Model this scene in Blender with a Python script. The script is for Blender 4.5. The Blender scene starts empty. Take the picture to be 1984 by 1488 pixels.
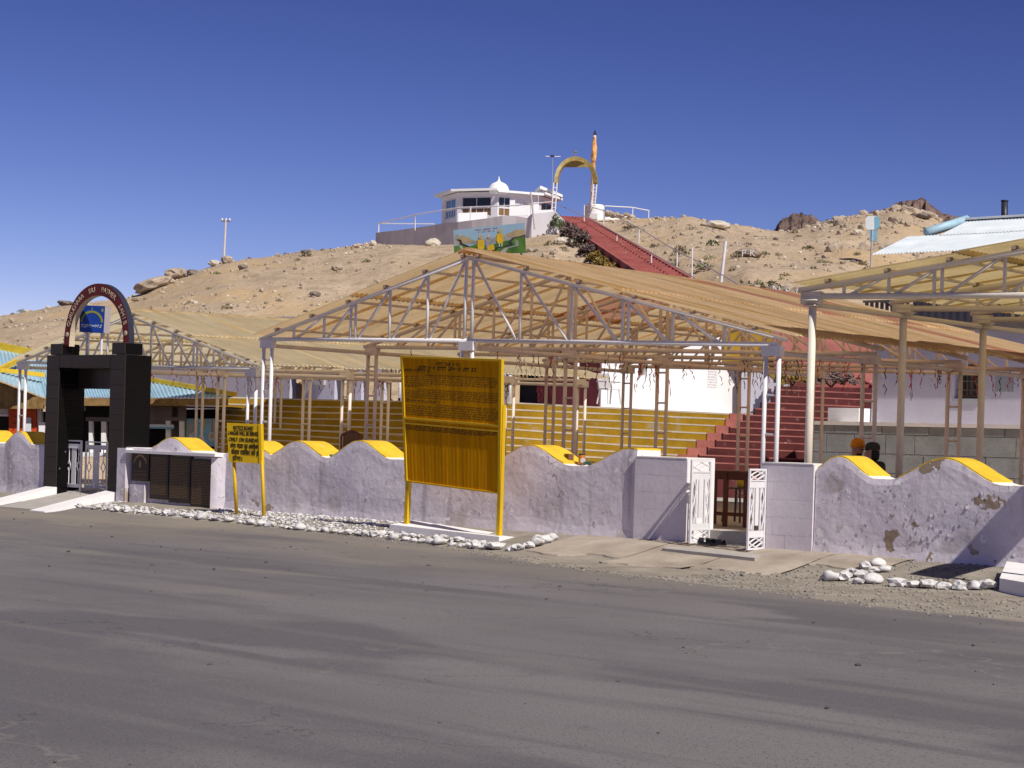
import bpy, math, random
from mathutils import Vector, Matrix, noise
random.seed(7)
SC = bpy.context.scene
COL = SC.collection
R = math.radians
PI = math.pi
# ---------------------------------------------------------------- camera, sky, sun, exposure
EYE, FOC, ROLL = 1.6, 3650.0, R(1.7)
cam = bpy.data.cameras.new('camera'); cam_o = bpy.data.objects.new('camera', cam); COL.objects.link(cam_o)
cam.sensor_width = 36; cam.lens = FOC / 1984 * 36; cam.shift_y = (845 - 744) / 1984
cam.clip_start = .1; cam.clip_end = 20000
cam_o.location = (0, 0, EYE); cam_o.rotation_euler = (PI / 2, -ROLL, 0)
SC.camera = cam_o
D = Vector((.7411, -.6714, 0)); N = Vector((.6714, .7411, 0)); UP = Vector((0, 0, 1))   # along the wall, away from the road
P0 = Vector((2.02, 30.27, 0))
SUN_A, SUN_EL = R(11), R(47)
sun_dir = (D * math.cos(SUN_A) - N * math.sin(SUN_A)) * math.cos(SUN_EL) + UP * math.sin(SUN_EL)
wd = bpy.data.worlds.new('World'); SC.world = wd; wd.use_nodes = True
nt = wd.node_tree; bg = nt.nodes['Background']
sky = nt.nodes.new('ShaderNodeTexSky'); sky.sky_type = 'NISHITA'; sky.sun_disc = False
sky.sun_elevation = SUN_EL; sky.sun_rotation = math.atan2(sun_dir.x, sun_dir.y)
sky.altitude = 3500; sky.air_density = 1.0; sky.dust_density = .0; sky.ozone_density = 8.0
sp = nt.nodes.new('ShaderNodeSeparateColor'); cb = nt.nodes.new('ShaderNodeCombineColor'); nt.links.new(sky.outputs['Color'], sp.inputs[0])
for ch, g, k in ((0, 1.85, .51), (1, 1.8, .225), (2, 1.5, .295)):        # thin high-altitude air: deep violet blue overhead
    pw = nt.nodes.new('ShaderNodeMath'); pw.operation = 'POWER'; pw.inputs[1].default_value = g; nt.links.new(sp.outputs[ch], pw.inputs[0])
    ml = nt.nodes.new('ShaderNodeMath'); ml.operation = 'MULTIPLY'; ml.inputs[1].default_value = k; nt.links.new(pw.outputs[0], ml.inputs[0]); nt.links.new(ml.outputs[0], cb.inputs[ch])
nt.links.new(cb.outputs[0], bg.inputs['Color']); bg.inputs['Strength'].default_value = .10
sl = bpy.data.lights.new('sun', 'SUN'); sl.energy = 4.6; sl.angle = R(.5); sl.color = (1, .95, .86)
so = bpy.data.objects.new('sun', sl); COL.objects.link(so); so.location = (0, 0, 60)
so.rotation_euler = (-sun_dir).to_track_quat('-Z', 'Y').to_euler()
SC.view_settings.view_transform = 'Standard'; SC.view_settings.look = 'None'
SC.view_settings.exposure = .1; SC.view_settings.gamma = 1; SC.view_settings.use_curve_mapping = False
SC.cycles.max_bounces = 8; SC.cycles.use_denoising = True
# ---------------------------------------------------------------- surveying: sight line of the photo -> a place in the world
SN, CS = math.sin(ROLL), math.cos(ROLL)
def uv(px, py):
    dx, dy = px - 992, py - 845
    return dx * CS + dy * SN, dx * SN - dy * CS
def at(px, py, Y):
    u, v = uv(px, py); return Vector((u * Y / FOC, Y, EYE + v * Y / FOC))
def att(px, py, t):                     # on the plane parallel to the wall at distance t behind its face
    u, v = uv(px, py); return at(px, py, (t + 23.79) / (.7411 + .6714 * u / FOC))
def ats(px, py, s):                     # on the plane across the wall at station s
    u, v = uv(px, py); return at(px, py, (s - 18.823) / (.7411 * u / FOC - .6714))
def atz(px, py, z):
    u, v = uv(px, py); return at(px, py, (z - EYE) * FOC / v)
def st(p): q = p - P0; return q.dot(D), q.dot(N)
def W(s, t, z): return Vector((P0.x + D.x * s + N.x * t, P0.y + D.y * s + N.y * t, z))
def lerp(a, b, f): return a + (b - a) * f
def interp(tab, x):
    if x <= tab[0][0]: return tab[0][1]
    for (a, b), (c, d) in zip(tab, tab[1:]):
        if x <= c: return lerp(b, d, (x - a) / (c - a))
    return tab[-1][1]
def smooth(x): x = max(0, min(1, x)); return x * x * (3 - 2 * x)
def fb(x, y, z=0, o=4): return noise.fractal(Vector((x, y, z)), 1.0, 2.0, o)
# ---------------------------------------------------------------- materials
MAT = {}
def mat(name, col, rough=.85, var=.15, scale=3., fine=40., bump=.15, bscale=30., spec=.3, metal=0, tint=None, aniso=None, transl=0, dist=.01):
    m = bpy.data.materials.new(name); m.use_nodes = True; n = m.node_tree.nodes; l = m.node_tree.links
    b = n['Principled BSDF']; b.inputs['Roughness'].default_value = rough; b.inputs['Metallic'].default_value = metal
    b.inputs['Specular IOR Level'].default_value = spec
    g = n.new('ShaderNodeNewGeometry'); mp = n.new('ShaderNodeMapping'); l.new(g.outputs['Position'], mp.inputs['Vector'])
    mp.inputs['Rotation'].default_value = (0, 0, math.atan2(.6714, .7411))
    if aniso:
        m2 = n.new('ShaderNodeMapping'); m2.inputs['Scale'].default_value = aniso; l.new(mp.outputs[0], m2.inputs['Vector']); mp = m2
    a = n.new('ShaderNodeTexNoise'); a.inputs['Scale'].default_value = scale; a.inputs['Detail'].default_value = 6; a.inputs['Roughness'].default_value = .62
    f = n.new('ShaderNodeTexNoise'); f.inputs['Scale'].default_value = fine; f.inputs['Detail'].default_value = 4
    l.new(mp.outputs[0], a.inputs['Vector']); l.new(mp.outputs[0], f.inputs['Vector'])
    ad = n.new('ShaderNodeMath'); ad.operation = 'MULTIPLY_ADD'; l.new(f.outputs['Fac'], ad.inputs[0]); ad.inputs[1].default_value = .35
    l.new(a.outputs['Fac'], ad.inputs[2])
    rp = n.new('ShaderNodeValToRGB'); e = rp.color_ramp.elements
    c0 = [c * (1 - var) for c in col]; c1 = [min(1, c * (1 + var)) for c in (tint or col)]
    e[0].position = .42; e[0].color = (*c0, 1); e[1].position = .95; e[1].color = (*c1, 1)
    l.new(ad.outputs[0], rp.inputs[0]); l.new(rp.outputs[0], b.inputs['Base Color'])
    bn = n.new('ShaderNodeTexNoise'); bn.inputs['Scale'].default_value = bscale; bn.inputs['Detail'].default_value = 5
    l.new(g.outputs['Position'], bn.inputs['Vector'])
    bp = n.new('ShaderNodeBump'); bp.inputs['Strength'].default_value = bump; bp.inputs['Distance'].default_value = dist
    l.new(bn.outputs['Fac'], bp.inputs['Height']); l.new(bp.outputs[0], b.inputs['Normal'])
    if transl:
        tr = n.new('ShaderNodeBsdfTranslucent'); mx = n.new('ShaderNodeMixShader'); mx.inputs[0].default_value = transl
        hs = n.new('ShaderNodeMix'); hs.data_type = 'RGBA'; hs.blend_type = 'MULTIPLY'; hs.inputs['Factor'].default_value = 1; hs.inputs['B'].default_value = (1, .93, .78, 1); l.new(rp.outputs[0], hs.inputs['A']); l.new(hs.outputs['Result'], tr.inputs['Color']); l.new(b.outputs[0], mx.inputs[1]); l.new(tr.outputs[0], mx.inputs[2])
        l.new(mx.outputs[0], n['Material Output'].inputs['Surface'])
    MAT[name] = m; m['ramp'] = rp.name; return m
def overlay(m, col, scale, lo, hi, aniso=None, off=(0, 0, 0), detail=5, mask=None, bump=0):
    """a second colour where a noise is high: chips, stains, dust"""
    n = m.node_tree.nodes; l = m.node_tree.links; b = n['Principled BSDF']
    src = b.inputs['Base Color'].links[0].from_socket
    g = n.new('ShaderNodeNewGeometry'); mp = n.new('ShaderNodeMapping'); l.new(g.outputs['Position'], mp.inputs['Vector'])
    mp.inputs['Rotation'].default_value = (0, 0, math.atan2(.6714, .7411)); mp.inputs['Location'].default_value = off
    if aniso:
        m2 = n.new('ShaderNodeMapping'); m2.inputs['Scale'].default_value = aniso; l.new(mp.outputs[0], m2.inputs['Vector']); mp = m2
    a = n.new('ShaderNodeTexNoise'); a.inputs['Scale'].default_value = scale; a.inputs['Detail'].default_value = detail
    l.new(mp.outputs[0], a.inputs['Vector'])
    r = n.new('ShaderNodeMapRange'); r.inputs['From Min'].default_value = lo; r.inputs['From Max'].default_value = hi
    l.new(a.outputs['Fac'], r.inputs['Value']); fac = r.outputs[0]
    if mask:                            # (axis, lo, hi): limits along a world axis, axis may be a vector
        vec, m0, m1 = mask
        dp = n.new('ShaderNodeVectorMath'); dp.operation = 'DOT_PRODUCT'; l.new(g.outputs['Position'], dp.inputs[0]); dp.inputs[1].default_value = vec
        r2 = n.new('ShaderNodeMapRange'); r2.inputs['From Min'].default_value = m0; r2.inputs['From Max'].default_value = m1
        l.new(dp.outputs['Value'], r2.inputs['Value'])
        ml = n.new('ShaderNodeMath'); ml.operation = 'MULTIPLY'; l.new(fac, ml.inputs[0]); l.new(r2.outputs[0], ml.inputs[1]); fac = ml.outputs[0]
    mx = n.new('ShaderNodeMix'); mx.data_type = 'RGBA'; l.new(fac, mx.inputs['Factor']); l.new(src, mx.inputs['A']); mx.inputs['B'].default_value = (*col, 1)
    l.new(mx.outputs['Result'], b.inputs['Base Color'])
    if bump:
        bp = n.new('ShaderNodeBump'); bp.inputs['Strength'].default_value = bump; bp.inputs['Distance'].default_value = .012
        l.new(fac, bp.inputs['Height'])
        old = b.inputs['Normal'].links[0].from_socket; l.new(old, bp.inputs['Normal']); l.new(bp.outputs[0], b.inputs['Normal'])
    return m
def cracks(m, col, scale, width, keep=.55, aniso=None, off=(0, 0, 0)):
    """hairline cracks: the contour of a noise, kept in patches"""
    n = m.node_tree.nodes; l = m.node_tree.links; b = n['Principled BSDF']; src = b.inputs['Base Color'].links[0].from_socket
    g = n.new('ShaderNodeNewGeometry'); mp = n.new('ShaderNodeMapping'); l.new(g.outputs['Position'], mp.inputs['Vector']); mp.inputs['Location'].default_value = off
    a = n.new('ShaderNodeTexNoise'); a.inputs['Scale'].default_value = scale; a.inputs['Detail'].default_value = 5; l.new(mp.outputs[0], a.inputs['Vector'])
    k = n.new('ShaderNodeTexNoise'); k.inputs['Scale'].default_value = scale * .6; l.new(mp.outputs[0], k.inputs['Vector'])
    s_ = n.new('ShaderNodeMath'); s_.operation = 'SUBTRACT'; l.new(a.outputs['Fac'], s_.inputs[0]); s_.inputs[1].default_value = .5
    ab = n.new('ShaderNodeMath'); ab.operation = 'ABSOLUTE'; l.new(s_.outputs[0], ab.inputs[0])
    r = n.new('ShaderNodeMapRange'); r.inputs['From Min'].default_value = 0; r.inputs['From Max'].default_value = width; r.inputs['To Min'].default_value = 1; r.inputs['To Max'].default_value = 0; l.new(ab.outputs[0], r.inputs['Value'])
    r2 = n.new('ShaderNodeMapRange'); r2.inputs['From Min'].default_value = keep; r2.inputs['From Max'].default_value = keep + .06; l.new(k.outputs['Fac'], r2.inputs['Value'])
    ml = n.new('ShaderNodeMath'); ml.operation = 'MULTIPLY'; l.new(r.outputs[0], ml.inputs[0]); l.new(r2.outputs[0], ml.inputs[1])
    mx = n.new('ShaderNodeMix'); mx.data_type = 'RGBA'; l.new(ml.outputs[0], mx.inputs['Factor']); l.new(src, mx.inputs['A']); mx.inputs['B'].default_value = (*col, 1); l.new(mx.outputs['Result'], b.inputs['Base Color'])
# ---------------------------------------------------------------- mesh helpers
class MB:
    def __init__(s): s.v, s.f, s.m = [], [], []
    def add(s, vs, fs, mi=0):
        o = len(s.v); s.v += [Vector(p) for p in vs]; s.f += [tuple(i + o for i in q) for q in fs]; s.m += [mi] * len(fs); return s
    def hexa(s, b, t, mi=0):            # four bottom points, four top points
        return s.add(list(b) + list(t), [(3, 2, 1, 0), (4, 5, 6, 7), (0, 1, 5, 4), (1, 2, 6, 5), (2, 3, 7, 6), (3, 0, 4, 7)], mi)
    def box(s, p, a, b, c, mi=0):       # corner and three edges
        p, a, b, c = map(Vector, (p, a, b, c))
        return s.hexa([p, p + a, p + a + b, p + b], [p + c, p + a + c, p + a + b + c, p + b + c], mi)
    def cbox(s, c, sx, sy, sz, mi=0, A=D, B=N, Cc=UP):
        return s.box(Vector(c) - A * sx / 2 - B * sy / 2 - Cc * sz / 2, A * sx, B * sy, Cc * sz, mi)
    def bar(s, p, q, w, h=None, mi=0, up=UP):
        p, q = Vector(p), Vector(q); h = h or w; ax = (q - p).normalized(); si = ax.cross(up)
        if si.length < 1e-3: si = ax.cross(N)
        si.normalize(); u2 = si.cross(ax)
        return s.box(p - si * w / 2 - u2 * h / 2, si * w, u2 * h, q - p, mi)
    def tube(s, p, q, r, n=8, r1=None, mi=0):
        p, q = Vector(p), Vector(q); r1 = r if r1 is None else r1; ax = (q - p).normalized()
        a = ax.orthogonal().normalized(); b = ax.cross(a); vs = []
        for c, rr in ((p, r), (q, r1)):
            vs += [c + (a * math.cos(2 * PI * i / n) + b * math.sin(2 * PI * i / n)) * rr for i in range(n)]
        fs = [(i, (i + 1) % n, n + (i + 1) % n, n + i) for i in range(n)] + [tuple(range(n - 1, -1, -1)), tuple(range(n, 2 * n))]
        return s.add(vs, fs, mi)
    def path(s, pts, r, n=6, mi=0):
        for a, b in zip(pts, pts[1:]): s.tube(a, b, r, n, mi=mi)
        return s
    def prism(s, poly, vec, mi=0):
        n = len(poly); vec = Vector(vec); vs = [Vector(p) for p in poly]; vs += [p + vec for p in vs]
        return s.add(vs, [tuple(range(n)), tuple(range(2 * n - 1, n - 1, -1))] + [(i, n + i, n + (i + 1) % n, (i + 1) % n) for i in range(n)], mi)
    def quad(s, *p, mi=0): return s.add(p, [tuple(range(len(p)))], mi)
    def lathe(s, c, prof, n=16, mi=0, A=Vector((1, 0, 0)), B=Vector((0, 1, 0)), Z=UP):
        c = Vector(c); vs = []
        for r, z in prof: vs += [c + (A * math.cos(2 * PI * i / n) + B * math.sin(2 * PI * i / n)) * r + Z * z for i in range(n)]
        k = len(prof); fs = [(j * n + i, j * n + (i + 1) % n, (j + 1) * n + (i + 1) % n, (j + 1) * n + i) for j in range(k - 1) for i in range(n)]
        fs += [tuple(range(n - 1, -1, -1)), tuple(range((k - 1) * n, k * n))]
        return s.add(vs, fs, mi)
    def mesh(s, name, mats, smo=False, org=Vector((0, 0, 0))):
        me = bpy.data.meshes.new(name); me.from_pydata([p - org for p in s.v], [], s.f)
        for m in (mats if isinstance(mats, (list, tuple)) else [mats]): me.materials.append(m)
        me.polygons.foreach_set('material_index', s.m)
        me.polygons.foreach_set('use_smooth', [smo] * len(s.f)); me.update(); me.validate()
        return me
WL = {}
def tag(o, label=None, cat=None, group=None, kind=None):
    for k, v in (('label', label), ('category', cat), ('group', group), ('kind', kind)):
        if v: o[k] = v
    return o
def root(name, loc, label, cat, group=None):
    o = bpy.data.objects.new(name, None); o.empty_display_size = .2; COL.objects.link(o); o.location = loc; WL[o.name] = Vector(loc)
    return tag(o, label, cat, group)
def put(name, me, parent=None, M=None, label=None):
    """links an existing mesh; M is its world matrix"""
    o = bpy.data.objects.new(name, me); COL.objects.link(o); M = M or Matrix()
    if parent is not None:
        o.parent = parent; M = Matrix.Translation(-WL[parent.name]) @ M
    o.matrix_local = M
    if label: o['label'] = label
    WL[o.name] = (Matrix.Translation(WL[parent.name]) @ M).translation if parent is not None else M.translation.copy()
    return o
def part(name, mb, m, parent=None, smo=False, label=None, loc=None):
    if parent is not None: org = WL[parent.name]
    else: org = Vector(loc) if loc is not None else Vector((0, 0, 0))
    return put(name, mb.mesh(name, m, smo, org), parent, Matrix.Translation(org), label)
def solo(name, mb, m, label, cat, group=None, smo=False, loc=None):
    if loc is None:
        n = max(1, len(mb.v)); loc = sum((p for p in mb.v), Vector()) / n; loc.z = min(p.z for p in mb.v)
    return tag(part(name, mb, m, None, smo, None, loc), label, cat, group)
def setting(name, mb, m, smo=False, kind='structure'):
    return tag(part(name, mb, m, None, smo), kind=kind)
def frame(o, x, y, z):                   # matrix with the given axes
    return Matrix(((x.x, y.x, z.x, o.x), (x.y, y.y, z.y, o.y), (x.z, y.z, z.z, o.z), (0, 0, 0, 1)))
DG = None
def text_mesh(s, size, m, depth=.004, align='CENTER', bold=0):
    cu = bpy.data.curves.new('lettering', 'FONT'); cu.body = s; cu.size = size; cu.extrude = depth; cu.align_x = align; cu.align_y = 'CENTER'; cu.resolution_u = 2; cu.offset = bold
    o = bpy.data.objects.new('lettering_tmp', cu); COL.objects.link(o); bpy.context.view_layer.update()
    me = bpy.data.meshes.new_from_object(o.evaluated_get(bpy.context.evaluated_depsgraph_get()))
    bpy.data.objects.remove(o); me.name = 'lettering'; me.materials.clear(); me.materials.append(m); return me
def rock_mesh(name, m, seed, sub=2, rough=.35, flat=.7, smo=True, fq=.9):
    import bmesh
    bm = bmesh.new(); bmesh.ops.create_icosphere(bm, subdivisions=sub, radius=1)
    for v in bm.verts:
        k = 1 + rough * noise.noise(v.co * fq + Vector((seed * 7.3, seed * 1.7, 0))) + rough * .5 * noise.noise(v.co * 2.3 + Vector((seed, 0, seed * 3.1)))
        v.co *= k; v.co.z *= flat
    me = bpy.data.meshes.new(name); bm.to_mesh(me); bm.free(); me.materials.append(m)
    me.polygons.foreach_set('use_smooth', [smo] * len(me.polygons)); return me
def tuft_mesh(name, m, seed, n=60, spread=1., h=.8, leaf=.16):
    r = random.Random(seed); mb = MB()
    for i in range(n):
        a = r.uniform(0, 2 * PI); d = spread * math.sqrt(r.random()); z = h * (1 - (d / spread) ** 2 * .7) * r.uniform(.25, 1)
        c = Vector((d * math.cos(a), d * math.sin(a), z)); q = Vector((r.uniform(-1, 1), r.uniform(-1, 1), r.uniform(-.3, 1))).normalized()
        w = q.orthogonal().normalized() * leaf * r.uniform(.4, .8); q = q * leaf * r.uniform(.8, 1.8)
        mb.quad(c - w, c + w, c + q + w * .3, c + q - w * .3, mi=0)
    for i in range(7):
        a = r.uniform(0, 2 * PI); mb.tube((0, 0, -.1), (spread * .6 * math.cos(a), spread * .6 * math.sin(a), h * .6), .03, 4, .01, mi=1)
    return mb.mesh(name, [m, MAT['twig']])
# ---------------------------------------------------------------- the materials of the place
mat('asphalt', (.142, .128, .135), .92, .17, .45, 55, 1, 110, tint=(.182, .164, .168), aniso=(.6, 1.1, 1))
overlay(MAT['asphalt'], (.205, .186, .184), .22, .47, .66, (.6, 1.2, 1), (31, 7, 0), 9)
overlay(MAT['asphalt'], (.127, .116, .125), .30, .53, .575, (.55, 1.0, 1), (3.3, 1.2, 0), 11)
overlay(MAT['asphalt'], (.130, .119, .127), 1.1, .54, .66, (.12, 1.5, 1), (13, 5, 0), 10)
overlay(MAT['asphalt'], (.180, .165, .160), 1.1, .55, .72, (.12, 1.6, 1), (5, 15, 0), 10)
overlay(MAT['asphalt'], (.19, .175, .168), 40, .60, .72, None, (5, 15, 0), 2)
overlay(MAT['asphalt'], (.085, .081, .084), 46, .58, .70, None, (9, 15, 0), 2)
overlay(MAT['asphalt'], (.26, .225, .185), .5, .30, .62, (.4, 1, 1), (1, 8, 0), mask=(tuple(N), 17.5, 21.6))
overlay(MAT['asphalt'], (.23, .205, .175), .5, .60, .66, (.3, 1.3, 1), (21, 8, 0), 9, mask=(tuple(N), 10, 20))
cracks(MAT['asphalt'], (.06, .057, .06), .55, .0035, .52); cracks(MAT['asphalt'], (.21, .19, .175), .4, .006, .56, None, (9, 3, 0))
mat('roadside_dirt', (.25, .215, .175), .95, .22, 2.2, 50, .8, 60, tint=(.33, .29, .24), dist=.02)
mat('apron_concrete', (.33, .27, .21), .92, .22, 1.4, 40, .5, 50, tint=(.40, .34, .28), dist=.01)
mat('sand', (.40, .30, .205), .95, .13, .2, 3.5, .7, 2.2, tint=(.47, .36, .255), dist=.16)
overlay(MAT['sand'], (.31, .235, .155), .9, .52, .70)
overlay(MAT['sand'], (.27, .215, .155), 5, .57, .68)
overlay(MAT['sand'], (.46, .33, .19), .12, .50, .66)
overlay(MAT['sand'], (.52, .44, .34), 6, .66, .74)
mat('brown_rock', (.22, .17, .13), .95, .3, 1.5, 14, .6, 6, tint=(.30, .235, .18), dist=.05)
mat('far_rock', (.125, .082, .072), .95, .45, .012, .06, 1, .03, tint=(.19, .128, .108), dist=30)
mat('asphalt_bit', (.075, .068, .066), .95, .4, 20)
mat('grey_gravel', (.20, .175, .15), .95, .3, 3, 20, .5, 20, tint=(.30, .27, .24))
mat('hill_rock', (.34, .27, .20), .95, .25, 1.5, 14, .6, 6, tint=(.43, .35, .27), dist=.06)
mat('pale_rock', (.55, .49, .40), .95, .2, 1.5, 14, .6, 6, dist=.05)
mat('dark_rock', (.13, .11, .10), .95, .3, 1.5, 14, .6, 6, tint=(.22, .18, .15), dist=.05)
mat('white_stone', (.52, .50, .495), .88, .16, 5, 40, .6, 25, tint=(.66, .645, .64))
overlay(MAT['white_stone'], (.30, .27, .24), 6, .57, .68)
mat('wall_paint', (.685, .615, .675), .88, .10, .9, 14, .8, 9, tint=(.775, .715, .76), dist=.012)
overlay(MAT['wall_paint'], (.52, .46, .44), 1.6, .56, .68, mask=((0, 0, -1), -.8, -.05))
overlay(MAT['wall_paint'], (.50, .44, .47), 1.2, .55, .70, (3.5, 1, .5), (4, 0, 1), 6)
overlay(MAT['wall_paint'], (.33, .25, .18), 1.9, .615, .625, None, (7, 2, 3), 7, mask=((.7411, -.6714, 0), -15.6, -14.4), bump=-.8)
overlay(MAT['wall_paint'], (.36, .29, .23), 2.4, .635, .65, None, (1, 12, 3), 7, mask=((0, 0, -1), -.55, -.15), bump=-.6)
overlay(MAT['wall_paint'], (.82, .79, .80), 5, .635, .645, None, (1, 2, 3), 4, bump=1)
cracks(MAT['wall_paint'], (.30, .26, .26), 1.1, .006, .52)
mat('block_paint', (.65, .59, .635), .88, .1, 1.3, 16, .4, 12, tint=(.73, .67, .71), dist=.008)
mat('wall_flake', (.70, .66, .68), .9, .12, 6)
mat('white_wash', (.80, .77, .77), .85, .08, 1.5, 20, .4, 18)
mat('hump_yellow', (.64, .41, .022), .7, .14, 3, 40, .3, 30, tint=(.72, .48, .04))
overlay(MAT['hump_yellow'], (.55, .46, .30), 3.2, .66, .74)
mat('sign_yellow', (.62, .38, .004), .45, .06, 2, 30, .1, 20, aniso=(3, 1, .6), tint=(.68, .43, .01))
mat('sign_face', (.50, .205, .001), .8, .22, 2.2, 30, .1, 20, aniso=(5, 1, .12), tint=(.68, .30, .002), spec=.06)
mat('sign_ink', (.016, .012, .008), .7, .1)
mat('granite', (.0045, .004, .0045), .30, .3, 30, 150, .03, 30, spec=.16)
mat('granite_front', (.031, .021, .0155), .32, .3, 30, 150, .03, 30, spec=.22)  # gateway front: brown of the mirrored road put into the colour
mat('grout', (.09, .08, .072), .9, .1)
mat('plaque_gold', (.34, .20, .08), .5, .2)
mat('maroon', (.16, .014, .014), .5, .1, 4)
mat('cream', (.62, .52, .36), .6, .08)
mat('blue_board', (.012, .055, .33), .45, .1, 3)
mat('board_green', (.26, .30, .05), .6, .1)
mat('pipe_white', (.72, .70, .72), .5, .08, 4, 30, .1)
mat('pipe_cream', (.70, .64, .55), .5, .08, 4, 30, .1)
mat('pipe_grey', (.42, .38, .38), .5, .1, 4, 30, .1)
mat('pipe_tan', (.64, .55, .51), .5, .12, 4, 30, .1)
mat('pipe_dark', (.24, .185, .16), .6, .1)
mat('sheet_tan', (.72, .55, .35), .55, .14, 1.2, 25, .1, 20, tint=(.86, .70, .48), aniso=(.35, 2.4, 1), transl=.70)
overlay(MAT['sheet_tan'], (.50, .31, .09), .8, .52, .68, (.3, 2.2, 1), (4, 4, 0))
mat('sheet_pink', (.58, .30, .22), .55, .16, 1.2, 25, .1, 20, tint=(.66, .38, .27), aniso=(.35, 2.4, 1), transl=.70)
mat('sheet_straw', (.84, .76, .57), .55, .10, 1.2, 25, .1, 20, tint=(.92, .86, .71), aniso=(.4, 2.2, 1), transl=.80)
overlay(MAT['sheet_straw'], (.70, .52, .22), .7, .58, .72, (.3, 2.4, 1), (9, 4, 0))
mat('sheet_olive', (.60, .49, .27), .6, .15, 1.2, 25, .1, 20, tint=(.72, .61, .38), transl=.70)
mat('step_ochre', (.285, .165, .007), .9, .22, 1.4, 18, .4, 20, tint=(.345, .21, .013))
overlay(MAT['step_ochre'], (.34, .28, .17), 2.3, .60, .74)
mat('step_white', (.52, .47, .40), .9, .15, 4, 30, .3, 20)
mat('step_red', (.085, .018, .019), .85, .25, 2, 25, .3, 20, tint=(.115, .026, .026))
overlay(MAT['step_red'], (.19, .11, .095), 4, .64, .74)
mat('stair_rose', (.36, .115, .10), .85, .2, 1.5, 25, .3, 20, tint=(.42, .16, .135))
overlay(MAT['stair_rose'], (.66, .55, .48), 5, .68, .74)
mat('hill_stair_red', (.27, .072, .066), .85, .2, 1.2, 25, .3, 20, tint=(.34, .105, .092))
overlay(MAT['hill_stair_red'], (.36, .22, .17), 3, .62, .72)
mat('shade_lilac_wall', (.50, .48, .56), .9, .1, 1.2, 18, .3, 14)  # shaded sides of white walls: the lilac shade is put into the colour
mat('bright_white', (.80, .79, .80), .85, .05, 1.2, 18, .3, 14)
mat('dark_room', (.018, .016, .018), .9, .2)  # near-black fill: the gloom of unlit interiors put into the colour
mat('maroon_panel', (.13, .02, .028), .7, .15, 3)
mat('stone_grey', (.27, .295, .315), .9, .18, 2.2, 30, .5, 25, tint=(.34, .36, .38))
mat('coping', (.58, .56, .56), .9, .1, 2, 25, .3)
mat('tin_blue', (.30, .47, .58), .45, .12, 1.4, 25, .1, 20, tint=(.40, .57, .67))
mat('tin_pale', (.50, .56, .60), .5, .10, 1, 25, .1, 20, tint=(.60, .63, .66), spec=.3)
mat('tin_dark', (.085, .078, .095), .6, .2, 1.4, 25, .1, 20)
mat('awning_brown', (.20, .115, .035), .9, .3, 4, 30, .6, 20, tint=(.28, .18, .075))
mat('shop_grey', (.17, .14, .125), .85, .2, 2)
mat('orange_red', (.55, .07, .012), .6, .1, 3)
mat('paper', (.62, .68, .72), .8, .05)
mat('poster_blue', (.20, .42, .60), .7, .12, 2, 12)
mat('wood_red', (.16, .055, .028), .5, .2, 6, 40, .2, 30, aniso=(6, 1, 1))
mat('wood_brown', (.17, .085, .04), .6, .25, 6, 40)
mat('stool_metal', (.10, .09, .10), .45, .2, metal=.6)
mat('mat_green', (.03, .26, .13), .9, .15, 10)
mat('carpet', (.19, .055, .035), .95, .3, 8)
mat('floor_concrete', (.40, .37, .34), .9, .15, 1.5, 30, .3)
mat('tin_orange', (.55, .17, .02), .4, .1)
mat('teal_plastic', (.06, .45, .38), .4, .08)
mat('leaf_dark', (.06, .08, .055), .8, .4, 12)
mat('black_leather', (.012, .012, .016), .35, .3, 12, spec=.5)
mat('twig', (.15, .11, .07), .9, .2)
mat('tuft_green', (.105, .115, .05), .9, .35, 3, tint=(.19, .20, .10))
mat('tuft_grey', (.21, .175, .11), .9, .3, 3, tint=(.29, .25, .17))
mat('hedge_dark', (.075, .045, .04), .9, .4, 2, tint=(.17, .12, .11))
mat('hedge_ochre', (.19, .125, .022), .9, .4, 2, tint=(.28, .19, .05))
mat('hedge_green', (.035, .055, .02), .9, .4, 3, tint=(.08, .10, .035))
mat('pav_wall', (.66, .63, .66), .9, .08, .8, 12, .2)
mat('pav_white', (.82, .81, .81), .85, .05, 1, 12, .2)
mat('shaded_terrace_wall', (.50, .47, .50), .92, .22, .35, 4, .3, 4, aniso=(1, 1, .25), tint=(.62, .59, .61))
mat('glass_dark', (.02, .018, .02), .08, .3, spec=.6)
mat('glass_blue', (.05, .11, .24), .06, .3, 1, spec=.7)
mat('curtain', (.22, .12, .05), .9, .2)
mat('arch_gold', (.24, .175, .045), .5, .3, 5, tint=(.32, .245, .09))
mat('cloth_orange', (.62, .21, .03), .8, .3, 2.5, 12, .4, 8, tint=(.86, .50, .22))
mat('steel_dark', (.03, .032, .05), .4, .1)
mat('mural_sky', (.27, .42, .55), .8, .08, 1)
mat('mural_green', (.05, .135, .022), .8, .35, 1.2, tint=(.09, .20, .04))
mat('mural_grey', (.26, .27, .28), .8, .3, 1.5, tint=(.38, .37, .35))
mat('mural_dark', (.03, .035, .035), .8, .2)
mat('mural_yellow', (.60, .40, .02), .8, .2, 2)
mat('mural_skin', (.5, .33, .22), .8, .1)
mat('mural_tan', (.38, .30, .17), .8, .25, 1.5)
mat('red_ink', (.32, .03, .03), .8, .1)
mat('tinsel_red', (.42, .02, .015), .35, .3, 20, spec=.5)
mat('tinsel_silver', (.62, .58, .50), .25, .3, 30, metal=.7)
mat('tinsel_shaded', (.09, .07, .06), .4, .3, 30, metal=.4)  # streamers seen dark in shade: that shade is put into the colour
mat('plastic_white', (.66, .64, .62), .5, .06)
mat('skin', (.42, .21, .125), .6, .12, 8)
mat('turban', (.72, .24, .008), .8, .15, 10, 60)
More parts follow.
